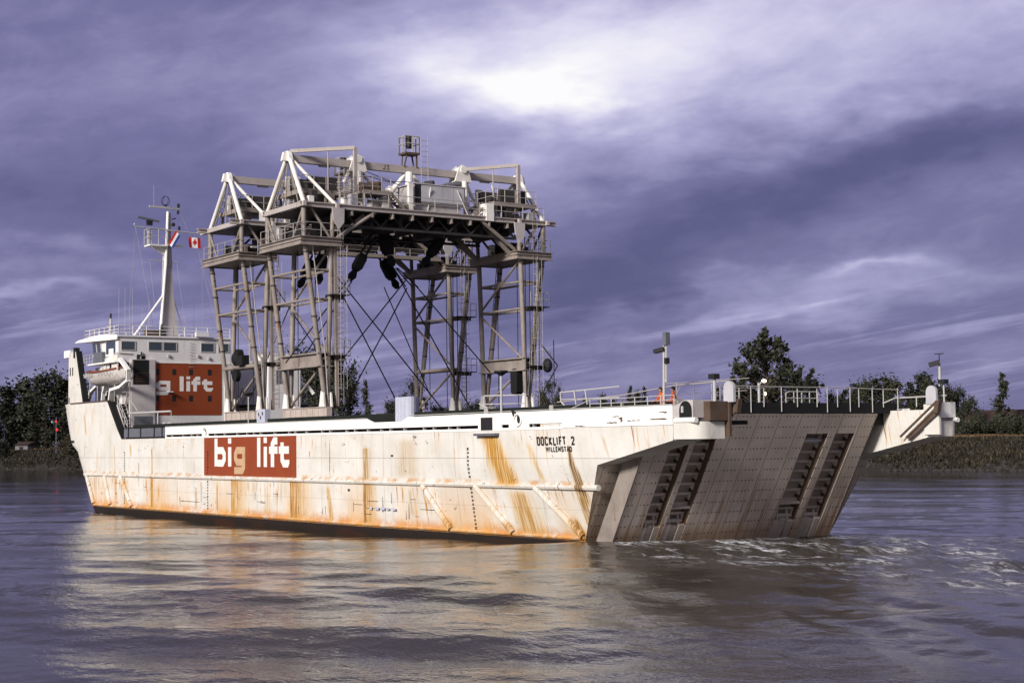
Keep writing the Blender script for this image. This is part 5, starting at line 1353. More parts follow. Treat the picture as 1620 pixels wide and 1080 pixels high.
# ------------------------------------------------------------------ flags on the halyards
def flag(name, label, o, u_vec, v_vec, parts, ripple):
    """cloth strips: parts = list of (name, material, u0, u1, v0, v1)"""
    r_ = thing(name, o, label, 'flag'); o = Vector(o); uv, vv = Vector(u_vec), Vector(v_vec); nn = uv.cross(vv).normalized()
    def P(u_, v_, lift=0.0): return o + uv * u_ + vv * v_ + nn * (ripple * math.sin(u_ * 5.0 + v_ * 2.0) * u_ + lift)
    for (nm, mt_, a, b, c_, d2) in parts:
        mb = MB(); n = 6
        for i in range(n):
            for j in range(3):
                u0, u1 = a + (b - a) * i / n, a + (b - a) * (i + 1) / n; v0, v1 = c_ + (d2 - c_) * j / 3, c_ + (d2 - c_) * (j + 1) / 3
                mb.hexa([P(u0, v0), P(u1, v0), P(u1, v1), P(u0, v1), P(u0, v0, 0.015), P(u1, v0, 0.015), P(u1, v1, 0.015), P(u0, v1, 0.015)])
        mb.build(nm, mt_, r_)
    return r_, P
fr_, P = flag('canadian_flag', 'small red and white maple leaf flag flying from the end of the mast yard', (XM + 0.3, 8.95, 25.35), (0, -1.18, 0.03), (0.1, 0, -1.0),
              [('red_stripe', 'flagred', 0.0, 0.26, 0, 1), ('white_field', 'flagwhite', 0.26, 0.74, 0, 1), ('red_stripe', 'flagred', 0.74, 1.0, 0, 1)], 0.08)
leaf = [(0, .42), (.07, .30), (.16, .34), (.13, .12), (.22, .20), (.25, .14), (.36, .16), (.32, .05), (.38, 0), (.18, -.14), (.20, -.21), (.03, -.18), (.03, -.38)]
leaf = leaf + [(-x, y) for x, y in leaf[::-1] if x > 0]
mb = MB()
for sgn_ in (1, -1):
    vs = [P(0.5 + x * 0.46, 0.5 - y * 0.95, sgn_ * 0.02 + 0.008) for x, y in leaf]; c0 = P(0.5, 0.5, sgn_ * 0.02 + 0.008)
    for a, b in zip(vs, vs[1:] + vs[:1]): mb.quad(c0, a, b)if False else mb.b.faces.new([mb.b.verts.new(c0), mb.b.verts.new(a), mb.b.verts.new(b)])
mb.build('maple_leaf', 'flagred', fr_)
flag('dutch_flag', 'drooping red white and blue striped flag hanging in front of the mast', (XM + 0.6, 6.35, 25.9), (0.0, -0.75, -1.3), (0.15, 0.42, -0.48),
     [('red_stripe', 'flagred', 0, 1, 0, 0.33), ('white_stripe', 'flagwhite', 0.02, 1, 0.33, 0.66), ('blue_stripe', 'flagblue', 0.05, 0.98, 0.66, 1.0)], 0.10)

# ================================================================== GANTRY CRANES
def gantry(XC, name, label, full):
    go = thing(name, (XC, BEAM / 2, 7.46), label, 'gantry crane', 'travelling gantries on the ship')
    P = lambda u, y, z: (XC + u, y, z)
    mir = lambda y, s: y if s == 0 else BEAM - y
    B = lambda mb, nm, mt, par=go, **k: mb.build(nm, mt, par, **k)
    HU = 2.97
    yo = lambda z: 1.5 - (z - 8.2) * 0.138        # outer leg line (port)
    yi = lambda z: 1.62 + (z - 8.2) * 0.032
    for s in (0, 1):
        # base beam on its rail, wheels, pin plates
        b_ = MB(); ya = mir(1.5, s)
        b_.box(XC - 3.5, XC + 3.5, ya - 0.22, ya + 0.22, 7.5, 8.12)
        for k in range(8): b_.box(XC - 3.2 + k * 0.9, XC - 3.14 + k * 0.9, ya - 0.26, ya - 0.22, 7.52, 8.1); b_.box(XC - 3.2 + k * 0.9, XC - 3.14 + k * 0.9, ya + 0.22, ya + 0.26, 7.52, 8.1)
        b_.box(XC - 3.5, XC + 3.5, ya - 0.30, ya + 0.30, 8.122, 8.17)
        B(b_, 'base_beam', 'gfoot')
        for u in (-HU, HU):
            p_ = MB(); p_.prism([P(u - 0.42, ya - 0.34, 8.17), P(u + 0.42, ya - 0.34, 8.17), P(u + 0.28, ya - 0.34, 9.15), P(u - 0.12, ya - 0.34, 9.3)], (0, 0.12, 0)); p_.prism([P(u - 0.42, ya + 0.24, 8.17), P(u + 0.42, ya + 0.24, 8.17), P(u + 0.28, ya + 0.24, 9.15), P(u - 0.12, ya + 0.24, 9.3)], (0, 0.12, 0))
            B(p_, 'foot_bracket', 'gwhite')
            for f, rr in ((yo, 0.185), (yi, 0.19)):
                B(MB().tube(P(u, mir(f(8.2), s), 8.15), P(u, mir(f(20.0), s), 20.0), rr, 12), 'leg', 'gantry', smooth=False)
            # corner posts between the lower platform and the upper frame
            B(MB().tube(P(u, mir(-0.18, s), 19.9), P(u, mir(-0.2, s), 22.5), 0.185, 12), 'corner_post', 'gantry')
            B(MB().tube(P(u, mir(2.05, s), 19.9), P(u, mir(2.15, s), 22.5), 0.16, 10), 'corner_post', 'gantry')
            for z in (17.2, 18.6): B(MB().box(XC + u - 0.34, XC + u + 0.34, mir(yo(z), s) - 0.05, mir(yo(z), s) + 0.05, z, z + 0.07), 'leg_cleat', 'under')
        # horizontals and diagonals, outer and inner faces
        br = MB()
        for f in (yo, yi):
            for z in (17.95, 15.86): br.tube(P(-HU, mir(f(z), s), z), P(HU, mir(f(z), s), z), 0.095, 8)
        br.tube(P(-HU, mir(yi(15.5), s), 15.6), P(HU, mir(yi(11.8), s), 11.8), 0.085, 8)
        br.tube(P(-HU, mir(yi(15.9), s), 16.0), P(HU, mir(yi(19.8), s), 19.7), 0.09, 8)
        br.tube(P(-HU, mir(1.6, s), 8.3), P(HU * 0.92, mir(1.55, s), 11.4), 0.10, 8)
        if full: br.tube(P(HU * 0.92, mir(1.5, s), 11.3), P(HU * 0.55 + 1.3, mir(1.5, s), 8.3), 0.10, 8)
        for z in (17.95, 15.86, 11.6):
            for u in (-HU, HU): br.tube(P(u, mir(yo(z), s), z), P(u, mir(yi(z), s), z), 0.10, 8)
        br.prism([P(-0.9, mir(yi(17.95), s) - 0.02, 17.75), P(0.9, mir(yi(17.95), s) - 0.02, 17.75), P(0.5, mir(yi(17.95), s) - 0.02, 18.2), P(-0.5, mir(yi(17.95), s) - 0.02, 18.2)], (0, 0.06, 0))
        B(br, 'tower_bracing', 'gantry')
        hb = MB()
        if full or s == 1 and False:
            for f in (yo, yi):
                ya2 = mir(f(11.5), s); hb.box(XC - HU, XC + HU, ya2 - 0.05, ya2 + 0.05, 11.12, 11.95); hb.box(XC - HU - 0.2, XC + HU + 0.2, ya2 - 0.28, ya2 + 0.28, 11.955, 12.05); hb.box(XC - HU - 0.2, XC + HU + 0.2, ya2 - 0.28, ya2 + 0.28, 11.02, 11.115)
            for k in range(3): hb.box(XC - 3.4, XC - 3.3, mir(yo(11.5), s) - 0.3, mir(yo(11.5), s) + 0.3, 11.1 + k * 0.35, 11.25 + k * 0.35)
        else:
            for f in (yo, yi): hb.tube(P(-HU, mir(f(11.6), s), 11.6), P(HU, mir(f(11.6), s), 11.6), 0.16, 8)
        B(hb, 'tie_beam', 'gantry')
        # lower platform: channel-edged box, railings, machinery
        y0_, y1_ = sorted((mir(-0.55, s), mir(2.5, s)))
        pf = MB(); pf.box(XC - 3.3, XC + 3.3, y0_, y1_, 19.78, 19.9)
        for (a, b, c_, d2) in ((-3.32, 3.32, y0_ - 0.10, y0_), (-3.32, 3.32, y1_, y1_ + 0.10), (-3.42, -3.32, y0_ - 0.1, y1_ + 0.1), (3.32, 3.42, y0_ - 0.1, y1_ + 0.1)):
            pf.box(XC + a, XC + b, c_, d2, 19.70, 20.22)
        for z in (19.64, 20.225, 19.98):
            e_ = 0.06 if z == 19.98 else 0.0
            pf.box(XC - 3.56, XC + 3.56, y0_ - 0.24 + e_, y0_ - 0.105, z, z + 0.05); pf.box(XC + 3.425, XC + 3.56 - e_, y0_ - 0.1, y1_ + 0.2, z, z + 0.05)
        B(pf, 'lower_platform', 'gantry')
        rl = MB(); rl.rail([P(-3.4, y0_, 20.24), P(3.4, y0_, 20.24), P(3.4, y1_, 20.24)] if s == 0 else [P(-3.4, y1_, 20.24), P(3.4, y1_, 20.24), P(3.4, y0_, 20.24)], 1.05, 1.4, 0.024, (1.0, 0.5)); B(rl, 'platform_railing', 'rail')
        mc = MB(); ym = mir(1.1, s)
        mc.tube(P(-1.3, ym, 20.7), P(0.9, ym, 20.7), 0.5, 12); mc.box(XC - 1.7, XC - 1.3, ym - 0.7, ym + 0.7, 19.9, 21.3); mc.box(XC + 0.9, XC + 1.2, ym - 0.6, ym + 0.6, 19.9, 21.2); mc.box(XC + 1.4, XC + 2.2, ym - 0.4, ym + 0.4, 19.9, 20.8)
        B(mc, 'hoist_drum', 'dark')
        for a, b in (((-HU, -0.2, 22.3), (-1.5, -0.2, 20.2)), ((HU, -0.2, 22.4), (1.2, -0.2, 20.2)), ((HU, 0.4, 22.4), (HU, 2.0, 20.2)), ((-HU, 2.1, 22.3), (-0.6, 2.1, 20.3))):
            B(MB().tube(P(a[0], mir(a[1], s), a[2]), P(b[0], mir(b[1], s), b[2]), 0.10, 8), 'knee_brace', 'gantry')
        for u in (-2.4, 2.4): B(MB().tube(P(u, mir(2.3, s), 19.9), P(u, mir(5.0, s), 22.2), 0.2, 8), 'haunch_brace', 'gantry')
        # A-frame apex, white tubes down to the corners and inboard
        ap = MB(); y_ = mir(0.05, s)
        ap.prism([P(-0.55, y_ - 0.14, 26.15), P(0.55, y_ - 0.14, 26.15), P(0.42, y_ - 0.14, 26.6), P(0.18, y_ - 0.14, 26.9), P(-0.18, y_ - 0.14, 26.9), P(-0.42, y_ - 0.14, 26.6)], (0, 0.28, 0))
        ap.prism([P(-0.14, y_ - 0.55, 26.15), P(-0.14, y_ + 0.55, 26.15), P(-0.14, y_ + 0.4, 26.8), P(-0.14, y_ - 0.4, 26.8)], (0.28, 0, 0))
        B(ap, 'apex_plate', 'gwhite')
        for u in (-HU, HU): B(MB().tube(P(0.08 * u, y_, 26.4), P(u, mir(-0.18, s), 22.75), 0.165, 12), 'a_frame_tube', 'gwhite')
        for u in (-HU, HU): B(MB().tube(P(0.06 * u, mir(0.2, s), 26.35), P(u, mir(2.35, s), 22.75), 0.125, 10), 'a_frame_tube', 'gwhite')
        # second apex with its truss legs and white column
        y2 = mir(5.6, s)
        ap = MB()
        for u in (-0.5, 0.36): ap.prism([P(u, y2 - 0.75, 25.85), P(u, y2 + 0.75, 25.85), P(u, y2 + 0.45, 26.95), P(u, y2 - 0.1, 27.15), P(u, y2 - 0.4, 26.9)], (0.14, 0, 0))
        ap.box(XC - 0.5, XC + 0.5, y2 - 0.75, y2 + 0.75, 25.80, 25.848)
        ap.tube(P(-0.6, y2, 26.75), P(0.6, y2, 26.75), 0.28, 12)
        B(ap, 'sheave_housing', 'gwhite')
        for u in (-0.55, 0.9): B(MB().tube(P(u * 0.7, y2, 25.8), P(u, y2, 22.7), 0.21, 12), 'column', 'gwhite')
        for ye in (3.9, 8.2): B(MB().tube(P(0, y2 + (0.5 if (ye > 5.6) == (s == 0) else -0.5), 25.85), P(0, mir(ye, s) if True else 0, 23.6 if ye < 5 else 23.9), 0.14, 10), 'truss_tube', 'gwhite')
        # rail jib over the winch deck
        if full:
            jb = MB(); a = P(0.0, mir(0.25, s), 26.92); b = P(2.75, mir(4.1, s) if s == 0 else 18.5, 27.1) if s == 0 else P(2.75, 18.55, 27.1)
            if s == 1: a = P(0.2, 14.6, 26.75)
            jb.bar(a, b, 0.22, 0.26); jb.bar(b, (b[0], b[1], 23.9), 0.26, 0.22); mid = tuple((Vector(a) * 0.42 + Vector(b) * 0.58)); jb.tube(mid, (mid[0], mid[1], 24.0), 0.05, 6)
            B(jb, 'service_jib', 'beam')
        # winch deck above the tower
        w0, w1 = sorted((mir(0.45, s), mir(4.4, s))); ua, ub_ = (-2.6, 1.4) if s == 0 else (-0.6, 3.0)
        wd = MB(); wd.box(XC + ua, XC + ub_, w0, w1, 23.82, 23.98)
        for u in (ua + 0.1, ub_ - 0.1):
            for yy in (w0 + 0.2, (w0 + w1) / 2, w1 - 0.2): wd.box(XC + u - 0.08, XC + u + 0.08, yy - 0.08, yy + 0.08, 22.7, 23.82)
        wd.box(XC + ua - 0.05, XC + ub_ + 0.05, w0 - 0.06, w0, 23.7, 24.03); wd.box(XC + ub_, XC + ub_ + 0.06, w0, w1, 23.7, 24.03)
        B(wd, 'winch_deck', 'gantry')
        rl = MB(); rl.rail([P(ua, w1, 23.98), P(ua, w0, 23.98), P(ub_, w0, 23.98), P(ub_, w1, 23.98)], 1.05, 1.1, 0.024, (1.0, 0.5)); B(rl, 'winch_railing', 'rail')
        wn = MB(); um = (ua + ub_) / 2
        wn.tube(P(um - 1.1, (w0 + w1) / 2, 24.6), P(um + 1.0, (w0 + w1) / 2, 24.6), 0.48, 12); wn.box(XC + um - 1.45, XC + um - 1.1, w0 + 0.7, w1 - 0.7, 23.98, 25.25); wn.box(XC + um + 1.0, XC + um + 1.3, w0 + 0.9, w1 - 0.6, 23.98, 25.1)
        wn.box(XC + um - 0.8, XC + um + 0.9, w1 - 1.2, w1 - 0.3, 23.98, 25.2); wn.tube(P(um - 0.2, w0 + 0.7, 24.3), P(um + 0.6, w0 + 0.7, 24.3), 0.28, 10)
        B(wn, 'winch', 'under')
        B(MB().box(XC + um - 1.7, XC + um - 1.5, w0 + 0.5, w0 + 1.1, 23.98, 25.45), 'winch_cabinet', 'gwhite')
        # ladder, landings and lift guides on the inboard aft corner / outboard aft corner
        yl = 2.55 if s == 0 else 19.6
        ul = 3.35 if s == 0 else 3.45
        ld = MB(); ld.ladder(P(ul, yl, 8.3), P(ul, yl, 22.6), (0, 1, 0), 0.42, 0.36, 0.028); B(ld, 'ladder', 'gantry')
        if s == 0: B(MB().bar(P(3.1, 2.35, 8.2), P(3.1, 2.2, 20.0), 0.22, 0.22), 'lift_guide', 'gantry')
        else:
            vg = MB()
            for dy in (-0.9, -0.5, 0.35): vg.tube(P(3.3, yl + dy, 9.0), P(3.3, yl + dy, 21.5), 0.035, 5)
            B(vg, 'lift_cable', 'wire')
        for z in (11.85, 16.2) if s == 0 else (11.4, 16.0):
            ya3, yb3 = (1.6, 3.1) if s == 0 else (18.9, 20.7)
            ln = MB(); ln.box(XC + 2.8, XC + 3.75, ya3, yb3, z - 0.07, z); ln.box(XC + 2.75, XC + 2.9, ya3, yb3, z - 0.3, z - 0.075); B(ln, 'landing', 'under')
            rl = MB(); rl.rail([P(2.85, yb3, z), P(3.72, yb3, z), P(3.72, ya3, z)], 1.1, 0.8, 0.022, (1.0, 0.5)); B(rl, 'landing_railing', 'rail')
        cg = MB(); cg.tube(P(ul + 0.45, yl - 0.25, 9.4), P(ul + 0.45, yl - 0.25, 19.6), 0.015, 4); cg.tube(P(ul + 0.45, yl + 0.25, 9.4), P(ul + 0.45, yl + 0.25, 19.6), 0.015, 4)
        for z in np.arange(9.5, 19.5, 1.0):
            cg.path([P(ul + 0.0, yl - 0.3, z), P(ul + 0.45, yl - 0.25, z), P(ul + 0.45, yl + 0.25, z), P(ul, yl + 0.3, z)], 0.018, 4)
        B(cg, 'ladder_cage', 'rail')
        # hoist ropes down inside the tower
        for u in (-1.2, 1.6): B(MB().tube(P(u, mir(1.4, s), 8.3), P(u, mir(1.4, s), 19.8), 0.032, 5), 'hoist_rope', 'wire')
        # plate on the girder where the tower joins, sheave under the platform
        gp = MB(); yg = mir(2.35, s)
        gp.prism([P(3.45, yg - 0.55, 22.45), P(3.45, yg + 0.45, 22.45), P(3.45, yg + 0.4, 21.4), P(3.45, yg, 20.9), P(3.45, yg - 0.45, 21.5)], (0.09, 0, 0)); B(gp, 'gusset_plate', 'trunk')
        sv = MB(); ysv = mir(1.35, s)
        n = 12
        if full and s == 1:
            ys_ = 18.55; sv.prism([P(1.75 + 0.48 * math.cos(2 * math.pi * i / n), ys_, 10.15 + 0.42 * math.sin(2 * math.pi * i / n) + (0.65 if 0 <= i <= n / 2 else -0.55)) for i in range(n)], (0, 0.6, 0)); B(sv, 'hanging_sheave_block', 'black')
            kb = MB(); kb.sphere(P(3.6, 20.5, 11.4), 0.5, 10, (0.8, 0.8, 1.1)); kb.path([P(3.3, 20.2, 13), P(4.1, 21.1, 11.4), P(3.4, 20.2, 9.4)], 0.06, 6); kb.path([P(3.9, 20.9, 13.4), P(3.9, 20.9, 9.4)], 0.04, 5); B(kb, 'hose_reel', 'dark')
        elif not full and s == 0:
            sv.sphere(P(-0.5, 0.9, 12.3), 0.55, 12, (1, 0.6, 1.0)); sv.tube(P(-0.5, 0.75, 11.0), P(-0.5, 1.1, 11.0), 0.5, 16); sv.tube(P(-0.1, 0.7, 12.6), P(-0.1, 1.2, 12.6), 0.42, 14); sv.box(XC + 0.2, XC + 1.3, 0.6, 1.2, 11.7, 12.5); B(sv, 'hanging_sheave_block', 'black')
            pipe = MB(); pipe.path([P(-0.4, 0.8, 10.6), P(-0.5, 0.9, 8.2)], 0.05, 6); pipe.path([P(0.4, 0.8, 9.2), P(0.9, 0.8, 9.9), P(1.4, 0.8, 9.2), P(0.9, 0.8, 8.7), P(0.4, 0.8, 9.2)], 0.06, 6); B(pipe, 'hose', 'dark')
    # upper frame, main girders and grating
    up = MB()
    for u in (-3.1, 3.1):
        up.box(XC + u - 0.14, XC + u + 0.14, -1.25 if not full else -0.55, 21.85, 22.42, 22.50); up.box(XC + u - 0.14, XC + u + 0.14, -1.25 if not full else -0.55, 21.85, 22.72, 22.79); up.box(XC + u - 0.03, XC + u + 0.03, -1.2 if not full else -0.5, 21.8, 22.502, 22.718)
    for yy in (-0.35, 2.3, 18.2, 20.85):
        up.box(XC - (4.4 if (not full and yy < 0) else 3.2), XC - 3.245, yy - 0.12, yy + 0.12, 22.43, 22.78); up.box(XC - 2.955, XC + 2.955, yy - 0.12, yy + 0.12, 22.43, 22.78); up.box(XC + 3.245, XC + 3.5, yy - 0.12, yy + 0.12, 22.43, 22.78)
    B(up, 'upper_frame', 'beam')
    gr = MB(); gr.box(XC - 2.95, XC + 2.95, -0.2, 20.7, 22.36, 22.42); B(gr, 'deck_grating', 'under')
    gd = MB()
    for u in (-2.6, 2.6):
        gd.box(XC + u - 0.15, XC + u + 0.15, 2.2, 18.3, 21.22, 21.4)
        k = 0
        for yy in np.arange(2.3, 18.2, 1.98):
            gd.tube(P(u, yy, 21.4), P(u, yy + 0.99, 22.36), 0.09, 6); gd.tube(P(u, yy + 0.99, 22.36), P(u, yy + 1.98, 21.4), 0.09, 6)
    for yy in np.arange(3.3, 18, 2.4): gd.box(XC - 2.4, XC + 2.4, yy - 0.15, yy + 0.15, 21.5, 22.3)
    for yy in (7.5, 12.0): gd.box(XC - 1.6, XC + 1.6, yy - 0.5, yy + 0.5, 21.2, 21.9)
    B(gd, 'main_girder', 'under')
    if not full: lp_ = MB(); lp_.box(XC + 2.3, XC + 3.3, 3.0, 17.5, 20.6, 20.68); lp_.rail([P(3.3, 3.0, 20.68), P(3.3, 17.5, 20.68)], 0.7, 1.5, 0.03, (1.0, 0.5)); lp_.box(XC + 3.3, XC + 3.36, 3.0, 17.5, 20.5, 20.8); B(lp_, 'inspection_walkway', 'under' if full else 'gantry')
    rl = MB(); rl.rail([P(3.25, 2.6, 22.8), P(3.25, 20.6, 22.8)], 0.95, 1.9, 0.027, (1.0, 0.5)); B(rl, 'deck_railing', 'rail')
    # small fittings: boxes, stay rods, pipes and cable trays all over the upper works
    rnd = random.Random(int(-XC * 10))
    for k in range(26):
        yy = rnd.uniform(0.5, 20.0); u = rnd.uniform(1.2, 2.9); q = rnd.uniform(0.15, 0.45); h_ = rnd.uniform(0.2, 1.0)
        if 9.3 < yy < 14.2 and full and u < 2.5: continue
        B(MB().box(XC + u - q, XC + u + q, yy - q * 0.8, yy + q * 0.8, 22.43, 22.8 + h_), 'deck_box', rnd.choice(['gwhite', 'trunk', 'under', 'gantry', 'panel']))
    for k in range(16):
        yy = rnd.uniform(1.0, 19.5); u = rnd.uniform(-2.5, 2.8)
        B(MB().tube(P(u, yy, 22.5), P(u + rnd.uniform(-0.6, 0.6), yy + rnd.uniform(-1.5, 1.5), rnd.uniform(23.8, 25.8)), 0.045, 6), 'stay_rod', rnd.choice(['gantry', 'rail', 'gwhite']))
    for s in (0, 1):
        for u in (-2.2, 0.0, 2.2): B(MB().tube(P(u, mir(-0.2, s), 22.7), P(u * 0.25, mir(0.0, s), 26.1 - abs(u) * 0.3), 0.05, 6), 'stay_rod', 'gantry')
        for k in range(5):
            u = rnd.uniform(-2.6, 2.6); yy = rnd.uniform(0.0, 2.1); q = rnd.uniform(0.12, 0.3)
            B(MB().box(XC + u - q, XC + u + q, mir(yy, s) - q, mir(yy, s) + q, 19.9, 20.3 + rnd.uniform(0.2, 1.2)), 'platform_box', rnd.choice(['gwhite', 'trunk', 'under', 'gantry']))
        B(MB().path([P(HU + 0.25, mir(0.3, s), 20.2), P(HU + 0.22, mir(1.35, s), 12.0), P(HU + 0.2, mir(1.6, s), 8.4)], 0.04, 6), 'pipe_run', 'rail')
        B(MB().path([P(-HU - 0.2, mir(0.1, s), 20.2), P(-HU - 0.2, mir(1.45, s), 8.4)], 0.035, 6), 'pipe_run', 'rail')
        for u in (-HU, HU):
            for z in (13.0, 14.6, 17.3, 19.2): B(MB().tube(P(u, mir(yo(z), s) - 0.0, z - 0.05), P(u, mir(yo(z), s), z + 0.05), 0.225, 10), 'flange_ring', 'under')
    for yy in np.arange(3.6, 17.5, 1.7): B(MB().box(XC + 2.7, XC + 3.25, yy - 0.06, yy + 0.06, 22.0, 22.36), 'deck_bracket', 'gantry')
    for s in (0, 1):
        B(MB().tube(P(3.0, mir(2.4, s), 20.3), P(3.05, mir(5.6, s), 22.4), 0.14, 8), 'portal_brace', 'gantry')
        B(MB().tube(P(-3.0, mir(2.4, s), 20.3), P(-3.05, mir(5.6, s), 22.4), 0.14, 8), 'portal_brace', 'gantry')
    # ridge beam and centre frame
    rb = MB(); rb.box(XC - 0.22, XC + 0.22, 0.35, 20.15, 26.12, 26.66); B(rb, 'ridge_beam', 'beam')
    if full: small_word('beam_number', 'J3', 7.85, 8.4, 26.24, 0.34, lambda u_, v_, o: (XC + 0.22 + o, u_, v_), 'ink', go, 0.04)
    for yy in (3.0, 17.2): B(MB().box(XC - 0.1, XC + 0.1, yy - 0.45, yy + 0.45, 25.98, 26.115), 'beam_trolley', 'beam')
    cf = MB()
    for ye in (8.25, 12.2): cf.tube(P(0, 10.25 + (-0.3 if ye < 10 else 0.3), 26.1), P(0, ye, 24.0), 0.17, 10)
    B(cf, 'truss_tube', 'gwhite')
    B(MB().tube(P(0.5, 10.0, 26.1), P(0.9, 9.6, 22.8), 0.28, 12), 'column', 'gwhite')
    # lookout on the ridge
    lk = MB(); lk.box(XC - 0.55, XC + 0.55, 9.65, 10.95, 27.55, 27.70)
    for yy, y2_ in ((9.9, 9.75), (10.75, 10.95)):
        for u in (-0.35, 0.35): lk.tube(P(u * 0.6, 10.25 + (yy - 10.3) * 1.3, 26.6), P(u, yy, 27.55), 0.07, 6)
    B(lk, 'lookout_platform', 'rusty')
    rl = MB(); rl.rail([P(0.5, 9.7, 27.7), P(-0.5, 9.7, 27.7), P(-0.5, 10.9, 27.7), P(0.5, 10.9, 27.7), P(0.5, 9.7, 27.7)], 1.25, 0.6, 0.04, (1.0, 0.55)); B(rl, 'lookout_railing', 'rail')
    B(MB().tube(P(0, 10.3, 28.1), P(0, 10.3, 29.05), 0.28, 12), 'lookout_lamp', 'dark')
    B(MB().ladder(P(0.55, 11.35, 25.0), P(0.55, 11.35, 29.1), (0, 1, 0), 0.6, 0.4, 0.028), 'lookout_ladder', 'rail')
    # middle platform with a winch, stairs, machinery house
    mp2 = MB(); mp2.box(XC + 0.6, XC + 2.9, 4.7, 7.0, 23.86, 24.02); mp2.box(XC + 2.9, XC + 2.96, 4.65, 7.05, 23.76, 24.06)
    for yy in (4.8, 6.9):
        for u in (0.7, 2.8): mp2.box(XC + u - 0.07, XC + u + 0.07, yy - 0.07, yy + 0.07, 22.7, 23.86)
    B(mp2, 'middle_platform', 'gantry')
    rl = MB(); rl.rail([P(0.6, 4.7, 24.02), P(2.9, 4.7, 24.02), P(2.9, 7.0, 24.02)], 1.05, 0.8, 0.024, (1.0, 0.66, 0.33)); B(rl, 'platform_railing', 'rail')
    cgr = MB()
    cgr.tube(P(3.2, 2.95, 22.8), P(3.2, 2.95, 25.4), 0.02, 4)
    for z in np.arange(22.8, 25.4, 0.4): cgr.path([P(2.9, 2.5, z), P(3.2, 2.7, z), P(3.2, 3.2, z), P(2.9, 3.4, z)], 0.025, 4)
    for yy in (2.6, 3.3): cgr.tube(P(3.1, yy, 22.8), P(3.1, yy, 25.4), 0.03, 5)
    B(cgr, 'ladder_cage', 'rail')
    w2 = MB(); w2.tube(P(1.2, 5.3, 24.5), P(1.2, 6.6, 24.5), 0.4, 12); w2.box(XC + 0.8, XC + 1.8, 6.6, 6.9, 24.02, 25.0); B(w2, 'winch', 'rusty')
    B(MB().stairs(P(2.5, 7.05, 23.95), P(2.5, 8.3, 22.75), (1, 0, 0), 0.7, 7), 'stairs', 'gantry')
    B(MB().stairs(P(2.5, 15.85, 23.95), P(2.5, 14.3, 22.75), (1, 0, 0), 0.7, 7), 'stairs', 'gantry')
    if full:
        hs = MB(); hs.box(XC - 0.2, XC + 2.3, 9.4, 13.9, 23.55, 24.95); hs.box(XC + 0.2, XC + 2.1, 9.6, 13.6, 22.75, 23.55); hs.box(XC - 0.3, XC + 2.4, 9.25, 14.0, 24.955, 25.03); ho = B(hs, 'machinery_house', 'trunk')
        for k in range(4): MB().box(XC + 2.31, XC + 2.35, 9.98 + k * 0.95, 9.98 + k * 0.95 + 0.92, 23.65, 24.93).build('wall_panel', 'panel', ho)
        MB().box(XC + 2.31, XC + 2.33, 9.42, 9.94, 23.57, 24.9).build('house_doorway', 'dark', ho)
        MB().bar(P(2.4, 8.95, 22.8), P(2.4, 8.95, 24.95), 0.35, 0.3).build('house_post', 'gwhite', ho)
        tr = MB(); tr.tube(P(1.0, 11.1, 25.25), P(1.6, 11.5, 25.25), 0.22, 10); tr.box(XC + 0.6, XC + 1.0, 10.6, 11.9, 25.03, 25.15); B(tr, 'cable_trolley', 'dark')
        cn = MB(); cn.tube(P(0.6, 13.2, 25.2), P(0.4, 14.6, 25.6), 0.36, 12, 0.22); B(cn, 'hoist_motor', 'slate')
        cl = MB(); cl.path([P(0.5, 5.9, 25.6), P(0.8, 8.0, 25.2), P(0.9, 9.4, 25.3), P(1.0, 11.3, 25.2), P(0.6, 14.6, 25.5)], 0.03, 5); cl.path([P(0.5, 6.2, 25.9), P(0.8, 9.0, 25.0)], 0.03, 5); B(cl, 'control_cable', 'wire')
    else:
        hs = MB(); hs.box(XC - 0.5, XC + 1.6, 11.0, 13.6, 22.75, 24.4); B(hs, 'machinery_house', 'trunk')
    # tackle under the girders: tilted sheave blocks with their falls
    def block(cu, cy, cz, dirv, w, L, th=0.5):
        mb = MB(); t = Vector(dirv).normalized(); n = Vector((1, 0, 0)); s_ = t.cross(n).normalized(); c0 = Vector(P(cu, cy, cz))
        prof = [(-L / 2, -w * 0.32), (-L * 0.28, -w / 2), (L * 0.28, -w / 2), (L / 2, -w * 0.3), (L / 2, w * 0.3), (L * 0.28, w / 2), (-L * 0.28, w / 2), (-L / 2, w * 0.32)]
        mb.prism([c0 - n * th / 2 + t * a + s_ * b for a, b in prof], n * th)
        mb.prism([c0 - n * th / 3 + t * a + s_ * b for a, b in [(L / 2 + 0.05, -0.16), (L / 2 + 0.5, -0.3), (L / 2 + 0.9, -0.12), (L / 2 + 0.9, 0.12), (L / 2 + 0.5, 0.3), (L / 2 + 0.05, 0.16)]], n * th * 0.6)
        o = B(mb, 'sheave_block', 'black')
        fa = MB()
        for b in (-w * 0.3, w * 0.3):
            fa.bar(c0 + s_ * b - t * L * 0.4, c0 + s_ * b - t * (L * 0.4 + 1.9), 0.10, 0.16)
        fa.build('block_fall', 'dark', o)
        return c0 + t * (L / 2 + 0.9)
    def rope(a, b, r=0.05): B(MB().tube(P(*a), P(*b), r, 6), 'diagonal_rope', 'wire')
